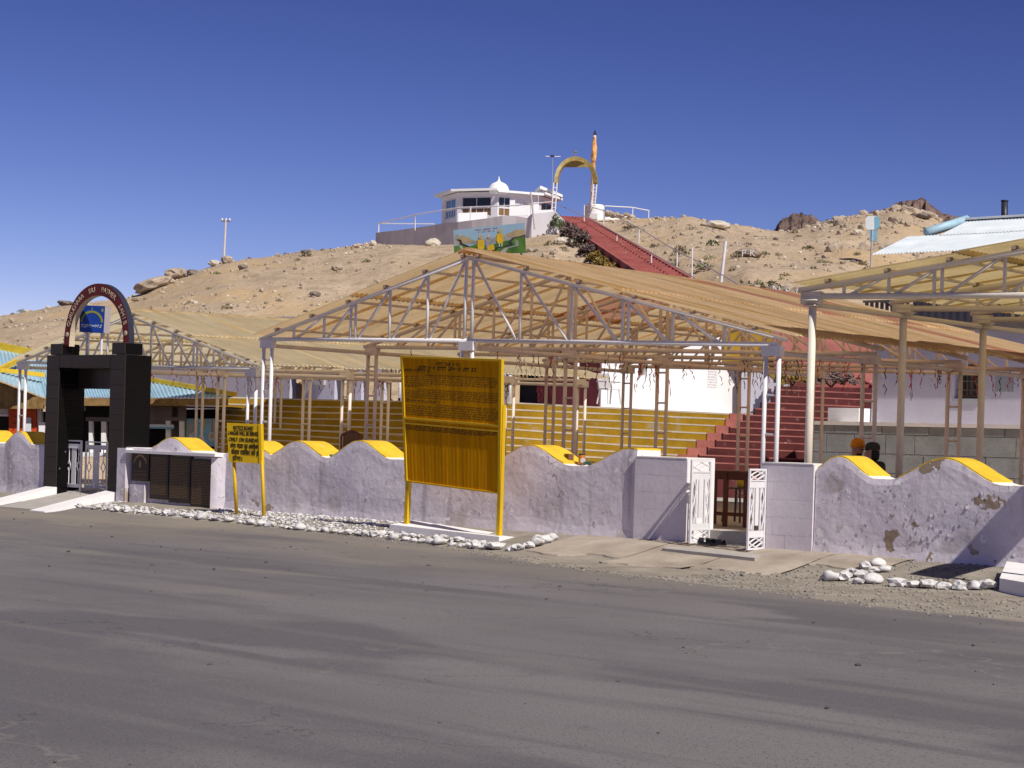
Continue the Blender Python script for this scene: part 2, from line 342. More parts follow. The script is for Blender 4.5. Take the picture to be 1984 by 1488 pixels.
mat('cloth_maroon', (.15, .018, .02), .9, .2, 10)
mat('cloth_olive', (.045, .042, .03), .9, .25, 10)
mat('cloth_dark', (.02, .017, .014), .9, .25, 10)
mat('cloth_white', (.55, .54, .52), .9, .1, 10)
mat('hair', (.012, .010, .009), .7, .2, 10)
mat('eye_white', (.6, .58, .55), .4, .05)
mat('lamp_blue', (.15, .36, .50), .5, .1)
# ---------------------------------------------------------------- the lie of the land
def zg(s, t):                            # roadside falls away from the wall
    return -.25 * smooth(-t / 1.9) + (.012 * fb(s * .9, t * .9) if t > -8 else 0)
def on_ground(px, py):
    y = 12.0
    while y < 60:
        p = at(px, py, y)
        if p.z <= zg(*st(p)): break
        y += .04
    p.z = zg(*st(p)); return p
CREST = [(-260, 668, 112), (-80, 632, 115), (0, 615, 118), (60, 603, 118), (120, 592, 118), (250, 578, 118), (300, 556, 118), (380, 526, 118), (434, 508, 118),
         (560, 491, 118), (660, 480, 118), (722, 471, 118), (760, 473, 114), (880, 474, 111), (1000, 462, 109), (1072, 452, 108), (1100, 424, 119),
         (1132, 423, 120), (1190, 424, 121), (1280, 422, 122), (1330, 424, 122), (1370, 431, 123), (1440, 446, 125), (1520, 449, 130), (1570, 440, 138), (1600, 428, 144),
         (1640, 421, 150), (1690, 417, 150), (1730, 405, 152), (1762, 405, 154), (1800, 419, 152), (1835, 444, 150), (1900, 462, 150), (2050, 480, 150), (2300, 500, 150)]
CU = []
for px, py, y in CREST:
    q = at(px, py, y); CU.append((FOC * q.x / q.y, y, q.z))
CUY = [(a, b) for a, b, c in CU]; CUZ = [(a, c) for a, b, c in CU]
ST_A = at(1640, 752, 58); ST_B = at(1106, 419, 118)                 # foot and head of the long red stair
def stair_at(y): f = (y - ST_A.y) / (ST_B.y - ST_A.y); return ST_A.lerp(ST_B, f)
def hill_z(x, y):
    u = FOC * x / max(y, 1); yc = interp(CUY, u); zc = interp(CUZ, u); yf = interp([(250, 76), (450, 59), (640, 58), (760, 62)], u); t = (y - yf) / (yc - yf)
    if t < 0: return max(-.6, 2.2 + (y - yf) * .8)
    if t <= 1:
        z = 2.2 + (zc - 2.2) * (t + .12 * math.sin(PI * t) * (1 if u < 900 else .4)); k = min(1, (1 - t) * 6) * min(1, t * 6)
        z += k * (.55 * fb(x * .06, y * .06, 3) + .22 * abs(fb(x * .16 + .1 * y, y * .05, 33)) + .16 * fb(x * .35, y * .35, 5)) + .07 * fb(x * 1.1, y * 1.1, 9, 2)
        if u > 900: z += k * .8 * abs(fb(x * .11, y * .16, 21))
    else:
        z = zc - (y - yc) * .22 + .07 * fb(x * 1.1, y * 1.1, 9, 2)
    if 57 < y < 121:
        a = stair_at(y); d = abs(x - a.x)
        if d < 3.2: z = lerp(min(z, a.z - .3), z, smooth((d - 1.6) / 1.6))
    return z
def on_hill(px, py, y0=59):
    y = y0
    while y < 170:
        p = at(px, py, y)
        if hill_z(p.x, p.y) >= p.z: return Vector((p.x, p.y, hill_z(p.x, p.y)))
        y += .35
    return None
def grid(name, pts, nx, m, kind='structure'):
    mb = MB(); mb.v = pts; ny = len(pts) // nx
    mb.f = [(j * nx + i, j * nx + i + 1, (j + 1) * nx + i + 1, (j + 1) * nx + i) for j in range(ny - 1) for i in range(nx - 1)]; mb.m = [0] * len(mb.f)
    return setting(name, mb, m, True, kind)
pts = []; us = [-1500 + 9 * i for i in range(345)]; ys = [54 + 1.0 * j for j in range(118)] + [172 + 8 * j for j in range(16)]
for y in ys:
    for u in us:
        x = u * y / FOC; pts.append(Vector((x, y, hill_z(x, y))))
grid('sandy_hill', pts, len(us), MAT['sand'])
gp = MB(); gp.quad((-7000, -3000, -.9), (7000, -3000, -.9), (7000, 9000, -.9), (-7000, 9000, -.9)); setting('desert_ground', gp, MAT['sand'])
def mountain(name, prof, y, deep):
    pts = []; n = 420; a, b = prof[0][0], prof[-1][0]
    for j in range(41):
        f = j / 40; yy = y + (f - .45) * deep
        for i in range(n):
            px = lerp(a, b, i / (n - 1)); c = at(px, interp(prof, px) + 4.5 * noise.noise(Vector((px * .06, 3, 0))) + 3.2 * noise.noise(Vector((px * .16, 7, 0))) + 1.8 * noise.noise(Vector((px * .4, 9, 0))), y); h = c.z + 12
            r = 1 - abs(f - .45) / .55; k = h * max(0, r) ** .9
            k += (noise.ridged_multi_fractal(Vector((px * .022, f * 5, y)), 1, 2, 5, 1, 2) - 1) * h * .085 * (1 - r ** 6) * r * 2
            pts.append(Vector((c.x * yy / y, yy, k - 12)))
    grid(name, pts, n, MAT['far_rock'])
mountain('far_mountain', [(1440, 470), (1500, 447), (1508, 432), (1520, 421), (1536, 414), (1552, 413), (1572, 418), (1592, 428), (1640, 424), (1660, 417), (1690, 410), (1724, 402), (1738, 393), (1752, 390), (1770, 387), (1785, 382), (1797, 391), (1812, 403), (1830, 414), (1844, 418), (1870, 421), (1920, 428), (2000, 432), (2200, 450), (2500, 520)], 2600, 1500)
# roadside, road, apron
pts = []; ss = [-46 + .28 * i for i in range(300)]; ts = [.72 - .16 * j for j in range(42)]
for t in ts:
    for s in ss: pts.append(W(s, t, zg(s, t)))
grid('roadside', pts, len(ss), MAT['roadside_dirt'])
def t_edge(s):
    return interp([(-60, -1.5), (-19, -1.45), (-16.5, -.9), (-14.5, -.9), (-12, -1.2), (-7, -1.3), (-3.5, -1.55), (-1.8, -1.9), (-.6, -2.6), (1, -3.3), (4, -3.9), (8, -4.9), (40, -6)], s) + .10 * fb(s * 1.3, 2) + .03 * fb(s * 5, 7)
pts = []; ss = [-70 + .35 * i for i in range(310)]
for j in range(60):
    for s in ss:
        e = t_edge(s); f = j / 59; t = e - (48 + e) * f ** 2.2
        z = (zg(s, t) if t > -2.2 else -.25) + .006 + (.02 * (1 - math.exp(-4 * f)) * noise.noise(Vector((s * .12, t * .12, 3))))
        pts.append(W(s, t, max(z, zg(s, t) + .004)))
grid('road', pts, len(ss), MAT['asphalt'])
mb = MB()                                # concrete apron before the side gate, cracked into slabs
for k, (s0, s1, t1) in enumerate([(-1.0, .95, -1.5), (.97, 2.4, -2.0), (2.42, 3.9, -1.7), (3.92, 5.1, -1.0)]):
    n = 12; top = []
    for i in range(n + 1):
        s = lerp(s0, s1, i / n); top.append((s, -.01, t1 + .28 * fb(s * 1.1, k) + .05 * fb(s * 6, k)))
    for (a, ta, tb), (b, tc, td) in zip(top, top[1:]):
        for q in range(5):
            f0, f1 = q / 5, (q + 1) / 5; P = lambda s, u, v, f: W(s, lerp(u, v, f), zg(s, lerp(u, v, f)) + .022)
            mb.quad(P(a, ta, tb, f0), P(a, ta, tb, f1), P(b, tc, td, f1), P(b, tc, td, f0))
        mb.quad(W(a, tb, zg(a, tb) + .022), W(a, tb - .02, zg(a, tb) - .02), W(b, td - .02, zg(b, td) - .02), W(b, td, zg(b, td) + .022))
setting('concrete_apron', mb, MAT['apron_concrete'])
mb = MB(); mb.box(W(-22, .6, -.1), D * 42, N * 26, UP * .26); setting('courtyard_floor', mb, MAT['floor_concrete'])
mb = MB(); mb.box(W(1.9, .9, .164), D * 3.6, N * 4.5, UP * .006); setting('carpet_floor', mb, MAT['carpet'])
# ---------------------------------------------------------------- the compound wall with its humps
TH = .62
def bell(s, humps): return max([0] + [h * .5 * (1 + math.cos(PI * min(1, abs(s - c) / w))) for c, w, h in humps])
def wall(label, s0, s1, ztab, humps, zb=-.3):
    rt = root('compound_wall', W((s0 + s1) / 2, TH / 2, 0), label, 'wall')
    n = int((s1 - s0) / .06); ss = [s0 + (s1 - s0) * i / n for i in range(n + 1)]; rows = 16; mb = MB(); tops = []
    for s in ss:
        zt = interp(ztab, s) + bell(s, humps); tops.append(zt)
        for j in range(rows + 1):
            z = lerp(zb, zt, j / rows); k = 1 - (j / rows) ** 8
            t = .028 * fb(s * .7, z * .9, s0, 2) * k + .0035 * fb(s * 4, z * 5, 4, 2) * k + (.012 if j == rows else 0) - .03 * smooth((.2 - z) / .3)
            mb.v.append(W(s, t, z + (.008 * fb(s * 5, 3, s0) if j == rows else 0)))
        mb.v.append(W(s, TH, zt)); mb.v.append(W(s, TH, zb))
    k = rows + 3
    for i in range(n):
        for j in range(k - 1): mb.f.append((i * k + j, (i + 1) * k + j, (i + 1) * k + j + 1, i * k + j + 1)); mb.m.append(1 if j == rows else 0)
    mb.f += [tuple(range(k)), tuple(range(n * k + k - 1, n * k - 1, -1))]; mb.m += [0, 0]
    part('wall_body', mb, [MAT['wall_paint'], MAT['white_wash']], rt)
    for c, w, h in humps:                # painted cap over each hump
        a, b = max(s0 + .01, c - w * .80), min(s1 - .01, c + w * .80)
        m = MB(); q = 14; lo, hi = [], []
        for i in range(q + 1):
            s = lerp(a, b, i / q); z = interp(ztab, s) + bell(s, humps)
            e = .02 + .012 * fb(s * 6, c)
            hi += [W(s, e, z + .022), W(s, TH + .01, z + .022)]; lo += [W(s, e, z - .02), W(s, TH + .01, z - .02)]
        m.v = hi + lo; o = len(hi)
        for i in range(q):
            m.f += [(2 * i, 2 * i + 2, 2 * i + 3, 2 * i + 1), (o + 2 * i, o + 2 * i + 1, o + 2 * i + 3, o + 2 * i + 2), (2 * i, o + 2 * i, o + 2 * i + 2, 2 * i + 2), (2 * i + 1, 2 * i + 3, o + 2 * i + 3, o + 2 * i + 1)]
        m.f += [(0, 1, o + 1, o), (2 * q, o + 2 * q, o + 2 * q + 1, 2 * q + 1)]; m.m = [0] * len(m.f)
        part('hump_cap', m, MAT['hump_yellow'], rt)
    fl = MB(); r = random.Random(int(s0 * 7)); dens = 70 if s0 > 2 else 24      # curled flakes of old paint
    for _ in range(int((s1 - s0) * dens)):
        s = r.uniform(max(s0, -14) + .05, min(s1, 8) - .05); zt = interp(ztab, s); z = -.05 + (zt - .05) * r.random() ** (1.0 if s0 > 2 else 1.7)
        if fb(s * 1.1, z * 1.4, 77) + r.uniform(-.25, .25) < .05: continue
        t = .028 * fb(s * .7, z * .9, s0, 2) - .003; q = r.uniform(.006, .026) * (1.25 if s0 > 2 else 1); a = r.uniform(-1.6, 1.6); o = r.uniform(.15, .55) * q
        e = lambda x, y: (s + x * math.cos(a) - y * math.sin(a), z + x * math.sin(a) + y * math.cos(a))
        A_, B_, C_, D_ = e(-q, -q * .7), e(q * .8, -q), e(q * .9, q * .8), e(-q * .7, q)
        fl.add([W(A_[0], t - .002, A_[1]), W(B_[0], t - o, B_[1]), W(C_[0], t - o * .8, C_[1]), W(D_[0], t - .002, D_[1])], [(0, 1, 2, 3)])
    if fl.v: tag(part('paint_flakes', fl, MAT['wall_flake'], rt), kind='stuff')
    return rt
HW = .86
wall('lilac wall with yellow topped humps, left of the black gate', -33, -16.53, [(-33, 1.1), (-16.5, 1.09)], [(-17.62, .62, .27), (-19.05, .7, .27)] + [(-20.6 - 1.6 * k, .8, .27) for k in range(8)])
wall('long lilac wall with yellow topped humps between the black gate and the open side gate', -13.62, -.005,
     [(-13.5, 1.13), (-10.5, 1.07), (-7.28, 1.09), (-5.36, 1.12), (-1.01, 1.14), (0, 1.15)],
     [(-12.1, .78, .25), (-9.67, .8, .27), (-8.24, .88, .29), (-6.54, .9, .32), (-4.43, .9, .31), (-2.33, .95, .31), (-.16, 1.0, .30)])
wall('peeling lilac wall with yellow topped humps, right of the side gate', 3.39, 9.6, [(3.4, 1.15), (6.5, 1.12), (9, 1.1)], [(3.78, .62, .29), (5.51, .92, .33), (7.6, .95, .32), (9.2, .9, .3)])
def pier(label, s0, s1, zt):
    rt = root('gate_pier', W((s0 + s1) / 2, TH / 2, 0), label, 'pier')
    mb = MB(); mb.box(W(s0, -.036, -.3), D * (s1 - s0 - .012), N * (TH + .12), UP * (zt + .3)); part('core', mb, [MAT['white_wash']], rt)
    rows = 6; h = (zt + .3) / rows; rnd = random.Random(int(s0 * 10))
    for r in range(rows):
        z0 = -.3 + r * h; cuts = [s0] + [c for c in (s0 + .22 + (r % 2) * .23 + .46 * k for k in range(3)) if c < s1 - .1] + [s1]
        for a, b in zip(cuts, cuts[1:]):
            m = MB(); d = rnd.uniform(-.001, .001); g = .0012
            m.hexa([W(a + g, -.045 + d, z0 + g), W(b - g, -.045 + d, z0 + g), W(b - g, -.013, z0 + g), W(a + g, -.013, z0 + g)],
                   [W(a + g, -.045 + d, z0 + h - g), W(b - g, -.045 + d, z0 + h - g), W(b - g, -.013, z0 + h - g), W(a + g, -.013, z0 + h - g)])
            part('block', m, MAT['block_paint'], rt)
    mb = MB(); mb.box(W(s0 + .004, -.05, zt + .002), D * (s1 - s0 - .015), N * (TH + .13), UP * .02); part('cap_slab', mb, MAT['white_wash'], rt)
pier('block pier left of the open side gate', 0, 1.04, 1.32)
pier('block pier right of the open side gate', 2.45, 3.38, 1.30)
# ---------------------------------------------------------------- black granite gateway
G = root('black_gateway', W(-15.07, .3, .1), 'black granite tiled gateway with a maroon lettered arch on top', 'gateway')
gz = 3.07
def tiles(p, a, b, na, nb, thick, m, gap=.004):
    """a tiled face: corner p, edges a and b, tiles stand out by the normal a x b"""
    nn = a.cross(b).normalized(); la, lb = a.length, b.length; a, b = a.normalized(), b.normalized()
    for i in range(na):
        for j in range(nb):
            q = p + a * (la * i / na + gap) + b * (lb * j / nb + gap)
            t = MB(); t.box(q - nn * .002, a * (la / na - 2 * gap), b * (lb / nb - 2 * gap), nn * (thick + .002)); part('tile', t, m, G)
for s0, s1 in ((-16.5, -16.03), (-14.16, -13.65)):
    c = MB(); c.box(W(s0, -.04, -.2), D * (s1 - s0), N * .66, UP * (gz + .2)); part('pier_core', c, MAT['grout'], G)
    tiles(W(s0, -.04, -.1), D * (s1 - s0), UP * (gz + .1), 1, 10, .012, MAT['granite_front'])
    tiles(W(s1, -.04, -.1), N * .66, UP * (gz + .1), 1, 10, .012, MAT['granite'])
c = MB(); c.box(W(-16.028, -.04, 2.80), D * 1.866, N * .66, UP * .27); part('lintel_core', c, MAT['grout'], G)
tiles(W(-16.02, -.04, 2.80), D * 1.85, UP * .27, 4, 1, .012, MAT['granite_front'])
c = MB(); c.box(W(-16.028, .45, 2.36), D * 1.866, N * .14, UP * .439); part('inner_lintel', c, MAT['grout'], G)
tiles(W(-16.02, .45, 2.36), D * 1.85, UP * .44, 4, 1, .012, MAT['granite_front'])
def block_on_top(px0, px1, t0):
    a = att(px0, 668, t0); s0 = st(a)[0]; s1 = st(att(px1, 668, t0))[0]
    c = MB(); c.box(W(s0, t0, gz + .014), D * (s1 - s0), N * .44, UP * .24); part('top_block', c, MAT['grout'], G)
    tiles(W(s0, t0, gz + .02), D * (s1 - s0), UP * .23, 1, 1, .012, MAT['granite_front']); tiles(W(s1, t0, gz + .02), N * .44, UP * .23, 1, 1, .012, MAT['granite'])
    return s0, s1
b0 = block_on_top(99, 121, .04); b1 = block_on_top(218, 243, .04)
# arch with lettering
ta = .12
sL = st(att(124, 657, ta))[0]; sR = st(att(250, 656, ta))[0]; apex = att(193, 549, ta).z
sc = (sL + sR) / 2; ra = (sR - sL) / 2; zb_ = gz + .2; rb = apex - zb_
ia, ib = ra - .20, rb - .26
m = MB(); q = 40; fr, bk = [], []
for i in range(q + 1):
    a = PI * (1 - i / q); c, s_ = math.cos(a), math.sin(a) ** .85
    fr += [W(sc + ra * c, ta, zb_ + rb * s_), W(sc + ia * c, ta, zb_ + ib * s_)]; bk += [W(sc + ra * c, ta + .14, zb_ + rb * s_), W(sc + ia * c, ta + .14, zb_ + ib * s_)]
m.v = fr + bk; o = len(fr)
for i in range(q):
    a = 2 * i
    m.f += [(a, a + 1, a + 3, a + 2), (o + a, o + a + 2, o + a + 3, o + a + 1), (a, a + 2, o + a + 2, o + a), (a + 1, o + a + 1, o + a + 3, a + 3)]; m.m += [0, 0, 1, 2]
arch = part('arch', m, [MAT['maroon'], MAT['steel_dark'], MAT['cream']], G)
word = 'GURUDWARA  SRI  PATHER  SAHIB'
for i, ch in enumerate(word):
    if ch == ' ': continue
    f = (i + 1.2) / (len(word) + 1.4); a = PI * (1 - lerp(.075, .925, f)); c, s_ = math.cos(a), math.sin(a) ** .85
    mr, mz = (ra + ia) / 2, (rb + ib) / 2; p = W(sc + mr * c, ta - .004, zb_ + mz * s_)
    tx = D * (-mr * math.sin(a)) + UP * (mz * math.cos(a)); tx = -tx.normalized(); tx = tx if tx.dot(D) > 0 or i == 0 else tx
    up = (tx.cross(N) * -1).normalized(); up = up if up.dot(D * c + UP * s_) > 0 else -up; tx = (up.cross(-N)).normalized()
    put('letter', text_mesh(ch, .155, MAT['cream'], .003), arch, frame(p, tx, up, -N))
for sgn in (-1, 1):                       # round emblems at the feet of the arch
    a = PI * (.06 if sgn > 0 else .94); p = W(sc + (ra + ia) / 2 * math.cos(a), ta - .003, zb_ + (rb + ib) / 2 * math.sin(a) + .03)
    m = MB(); m.lathe(p, [(.055, 0), (.055, .006), (.03, .012)], 12, A=D, B=UP, Z=-N); part('emblem', m, MAT['cream'], arch)
# leaves
def leaf_gate(p, ax, w, h, nm='gate_leaf', style=0, parent=None):
    parent = parent or G
    nn = ax.cross(UP); f = MB()
    def P(a, z): return p + ax * (w * a) + UP * (h * z)
    def flat(a0, a1, z0, z1, th=.03, mb=f): mb.box(P(a0, z0) - nn * th / 2, ax * w * (a1 - a0), UP * h * (z1 - z0), nn * th)
    for a0, a1 in ((0, .07), (.93, 1)): flat(a0, a1, 0, 1)
    for z0, z1 in ((0, .025), (.975, 1), (.15, .165), (.845, .86)): flat(.07, .93, z0, z1)
    lf = part(nm, f, MAT['pipe_white'], parent)
    for z0, z1 in ((.166, .235), (.765, .844)) if style else ((.10, .149), (.86, .93)): b = MB(); flat(.07, .93, z0, z1, .012, b); part('plate', b, MAT['pipe_white'], lf)
    if style:
        for c in (.30, .70): b = MB(); flat(c - .03, c + .03, .236, .764, .02, b); part('bar', b, MAT['pipe_white'], lf)
        b = MB(); flat(.40, .60, .30, .764, .016, b); part('centre_plate', b, MAT['pipe_white'], lf)
    else:
        b = MB(); flat(.36, .64, .166, .845, .012, b); part('centre_plate', b, MAT['pipe_white'], lf)
    for c in ((.185, .815) if not style else (.185, .815)):
        for k, (z0, z1) in enumerate(((.40, .62),) if not style else ((.24, .50), (.50, .76))):
            zc = (z0 + z1) / 2; b = MB(); pts_ = [P(c, z0), P(c + .10, zc), P(c, z1), P(c - .10, zc), P(c, z0)]
            b.path(pts_, .011, 5); 
            if not style: b.tube(P(c, .166), P(c, .40), .011, 5); b.tube(P(c, .62), P(c, .845), .011, 5)
            part('diamond', b, MAT['pipe_white'], lf)
    if style:
        for z0, z1 in ((.025, .15), (.86, .975)):
            zc = (z0 + z1) / 2; b = MB(); b.path([P(.1, zc), P(.5, z0 + .005), P(.9, zc), P(.5, z1 - .005), P(.1, zc)], .013, 5)
            b.tube(P(.07, z0), P(.5, zc), .011, 5); b.tube(P(.93, z1), P(.5, zc), .011, 5); part('diamond', b, MAT['pipe_white'], lf)
    return lf
p = att(127, 953, .25); leaf_gate(p, D, .56, 1.14)
p = att(163, 956, .42); leaf_gate(p, (D * .8 + N * .6).normalized(), .50, 1.14)
# ramp into the gate
def gp_(px, py): return on_ground(px, py)
mb = MB(); a, b, c, d = W(-15.95, .6, .17), W(-14.2, .6, .17), W(-14.2, -1.5, zg(-14.2, -1.5) + .012), W(-15.95, -1.5, zg(-15.95, -1.5) + .012)
mb.hexa([a - UP * .4, b - UP * .4, c - UP * .4, d - UP * .4], [a, b, c, d]); setting('gate_ramp', mb, MAT['floor_concrete'])
for s0, s1, lab in ((-16.4, -15.97, 'white sloping kerb at the left foot of the black gateway'), (-14.18, -13.75, 'white sloping kerb at the right foot of the black gateway')):
    mb = MB(); mb.hexa([W(s0, -.06, -.2), W(s1, -.06, -.2), W(s1 - .15, -1.75, -.35), W(s0 - .25, -1.75, -.35)], [W(s0, -.06, .20), W(s1, -.06, .20), W(s1 - .15, -1.75, zg(s1, -1.75) + .03), W(s0 - .25, -1.75, zg(s0, -1.75) + .03)])
    solo('ramp_kerb', mb, MAT['white_wash'], lab, 'kerb')
# ---------------------------------------------------------------- inscription panels on the wall
PL = root('inscription_panels', W(-12, -.05, .2), 'black stone panels with gold writing set in the wall beside the gate', 'plaque')
def glyphs(mb, P, u0, u1, v, h, rnd, gap=.25, wide=.62):
    """marks too small in the photo to read: word-shaped rows of strokes"""
    u = u0
    while u < u1:
        for _ in range(rnd.randint(2, 8)):
            w = h * wide * rnd.uniform(.7, 1.1)
            if u + w > u1: return
            k = rnd.random()
            if k < .5: mb.quad(P(u, v), P(u + w * .3, v), P(u + w * .3, v + h), P(u, v + h)); mb.quad(P(u + w * .3, v + h * .7), P(u + w * .8, v + h * .7), P(u + w * .8, v + h), P(u + w * .3, v + h))
            elif k < .8: mb.quad(P(u, v), P(u + w * .8, v), P(u + w * .8, v + h * .3), P(u, v + h * .3)); mb.quad(P(u + w * .5, v + h * .3), P(u + w * .8, v + h * .3), P(u + w * .8, v + h), P(u + w * .5, v + h))
            else: mb.quad(P(u, v + h * .35), P(u + w * .75, v + h * .35), P(u + w * .75, v + h * .75), P(u, v + h * .75))
            u += w
        u += h * gap * 2
rnd = random.Random(3)
mb = MB(); sa, sb = st(att(249, 870, -.1))[0], st(att(424, 880, -.1))[0]
mb.box(W(sa, -.20, 1.02), D * (sb - sa), N * .215, UP * .06); part('coping', mb, MAT['white_wash'], PL)
mb = MB(); s = st(att(413, 930, -.1))[0]; mb.hexa([W(s, -.16, -.15), W(s + .12, -.10, -.15), W(s + .3, .02, -.15), W(s, .02, -.15)], [W(s, -.16, 1.0), W(s + .12, -.10, 1.0), W(s + .3, .02, 1.0), W(s, .02, 1.0)]); part('side_frame', mb, MAT['wall_paint'], PL)
mb = MB(); s = st(att(247, 900, -.1))[0]; mb.box(W(s - .28, -.16, -.15), D * .3, N * .18, UP * 1.26); part('side_frame', mb, MAT['wall_paint'], PL)
px = [(255, 289, 877, 931), (290, 326, 880, 966), (327, 368, 883, 973), (369, 412, 888, 984)]
for k, (a, b, y0, y1) in enumerate(px):
    p, q = att(a, y1, -.07), att(b, y1, -.07); s0, s1 = st(p)[0], st(q)[0]; z1 = att(a, y0, -.07).z; z0 = p.z if k == 0 else max(-.08, p.z)
    mb = MB(); mb.box(W(s0 + .006, -.085, z0), D * (s1 - s0 - .012), N * .1, UP * (z1 - z0)); pn = part('stone_panel', mb, MAT['granite_front'], PL)
    t = MB(); w = s1 - s0; P = lambda u, v, s0=s0: W(s0 + u, -.088, v)
    if k:
        v = z1 - .07
        while v > z0 + .07: glyphs(t, P, .05, w - .06, v, .017, rnd); v -= .031
    else:
        for j in range(14):
            a0, a1 = PI * (.12 + .055 * j), PI * (.12 + .055 * (j + 1)); c0 = (w * .5, z1 - .30)
            pr = lambda a_, r: W(s0 + c0[0] + math.cos(a_) * r, -.088, c0[1] + math.sin(a_) * r * 1.1)
            t.quad(pr(a0, w * .36), pr(a1, w * .36), pr(a1, w * .41), pr(a0, w * .41))
        t.quad(P(w * .46, z1 - .30), P(w * .54, z1 - .30), P(w * .56, z1 - .2), P(w * .5, z1 - .15), P(w * .44, z1 - .2))
        for v in (.38, .44, .47, .52, .56): glyphs(t, P, .08, w - .08, z1 - v, .018, rnd)
    part('gold_writing', t, MAT['plaque_gold'], pn)
mb = MB(); s0 = st(att(251, 950, -.1))[0]; mb.box(W(s0, -.10, -.05), D * .50, N * .12, UP * .42); part('plaster_block', mb, MAT['wall_paint'], PL)
mb = MB(); s0, s1 = st(att(287, 968, -.15))[0], st(att(410, 986, -.15))[0]; mb.hexa([W(s0, -.6, -.2), W(s1, -.5, -.2), W(s1, 0, -.2), W(s0, 0, -.2)], [W(s0, -.55, -.035), W(s1, -.4, -.05), W(s1, 0, -.03), W(s0, 0, .015)]); part('plaster_foot', mb, MAT['apron_concrete'], PL)
# ---------------------------------------------------------------- big yellow sign on its plinth
mb = MB(); a = att(755, 1016, -.95); b = att(967, 1040, -1.0); e1 = att(1020, 1041, -.38); e0 = att(800, 1008, -.45)
za = -.02; tops = [Vector((v.x, v.y, zz)) for v, zz in ((a, a.z), (b, b.z), (e1, e1.z), (e0, e0.z))]
mb.hexa([v - UP * .3 for v in tops], tops); solo('sign_plinth', mb, MAT['white_wash'], 'low white plinth under the large yellow signboard', 'plinth')
TL, TR, BL, BR = att(778, 690, -1.0), att(973, 697, -1.0), att(787, 933, -.78), att(970, 957, -.78)
SG = root('yellow_signboard', att(880, 1025, -.75), 'large yellow signboard of faded dark writing standing on a white plinth', 'signboard')
def Q(u, v): return TL.lerp(TR, u).lerp(BL.lerp(BR, u), v)           # v runs down
nf = (TR - TL).cross(BL - TL).normalized(); nf = nf if nf.dot(N) < 0 else -nf
def slab(mb, u0, u1, v0, v1, o0, o1): mb.hexa([Q(u0, v1) + nf * o0, Q(u1, v1) + nf * o0, Q(u1, v1) + nf * o1, Q(u0, v1) + nf * o1], [Q(u0, v0) + nf * o0, Q(u1, v0) + nf * o0, Q(u1, v0) + nf * o1, Q(u0, v0) + nf * o1])
mb = MB(); slab(mb, .01, .99, .008, .485, -.012, .012); up_ = part('panel', mb, MAT['sign_face'], SG)
mb = MB(); slab(mb, .012, .99, .535, .992, -.012, .010); lo_ = part('panel', mb, MAT['sign_face'], SG)
mb = MB()
for k in range(26):
    u = .03 + .037 * k; slab(mb, u, u + .018, .60, .99, .010, .0108 + .0006 * (k % 3))
part('pressed_rib', mb, MAT['sign_face'], lo_)
mb = MB()
for u0, u1, v0, v1 in ((0, .022, -.004, 1), (.982, 1.006, -.004, 1), (.022, .982, -.004, .012), (.022, .982, .988, 1.0), (.022, .982, .484, .50), (.022, .982, .525, .536)): slab(mb, u0, u1, v0, v1, -.03, .034)
part('frame', mb, MAT['sign_yellow'], SG)
mb = MB(); slab(mb, .022, .982, .50, .525, -.02, .016); part('middle_rail', mb, MAT['sign_face'], SG)
mb = MB(); rnd = random.Random(11); H = (BL - TL).length; P = lambda u, v: Q(u, v) + nf * .0145
def line(u0, u1, v, h, wd=.9):
    Pn = lambda u, vv: P(u0 + u, v - vv); k = (u1 - u0); glyphs(mb, lambda u, vv: P(u0 + u, v + .0 - vv), 0, k, 0, h, rnd, .3, wd)
line(.36, .60, .064, .027, .5); line(.17, .77, .100, .030, .5); line(.03, .30, .122, .024, .5)
for i, (u0, u1) in enumerate([(.24, .96), (.03, .97), (.03, .98), (.03, .97), (.03, .95), (.03, .28)]): line(u0, u1, .148 + .0165 * i, .0118)
line(.03, .16, .242, .014)
for i, (u0, u1) in enumerate([(.16, .97), (.03, .98), (.03, .97), (.03, .98), (.03, .97), (.03, .10)]): line(u0, u1, .262 + .0165 * i, .0118)
line(.03, .40, .358, .018)
for i, (u0, u1) in enumerate([(.36, .96), (.03, .97), (.03, .98), (.03, .97), (.03, .98), (.03, .95)]): line(u0, u1, .378 + .0172 * i, .0122)
part('writing', mb, MAT['sign_ink'], up_)
mb = MB(); line(.03, .97, .554, .014); line(.03, .85, .582, .013); line(.03, .97, .568, .013); part('writing', mb, MAT['sign_ink'], lo_)
for nm, top, bot in (('post', Q(.035, .62) - nf * .07, att(788, 1014, -.72)), ('post', att(975, 785, -.88), att(967, 1036, -.72))):
    mb = MB(); mb.bar(bot - UP * .1, top, .075, .075, up=N); part(nm, mb, MAT['sign_yellow'], SG)
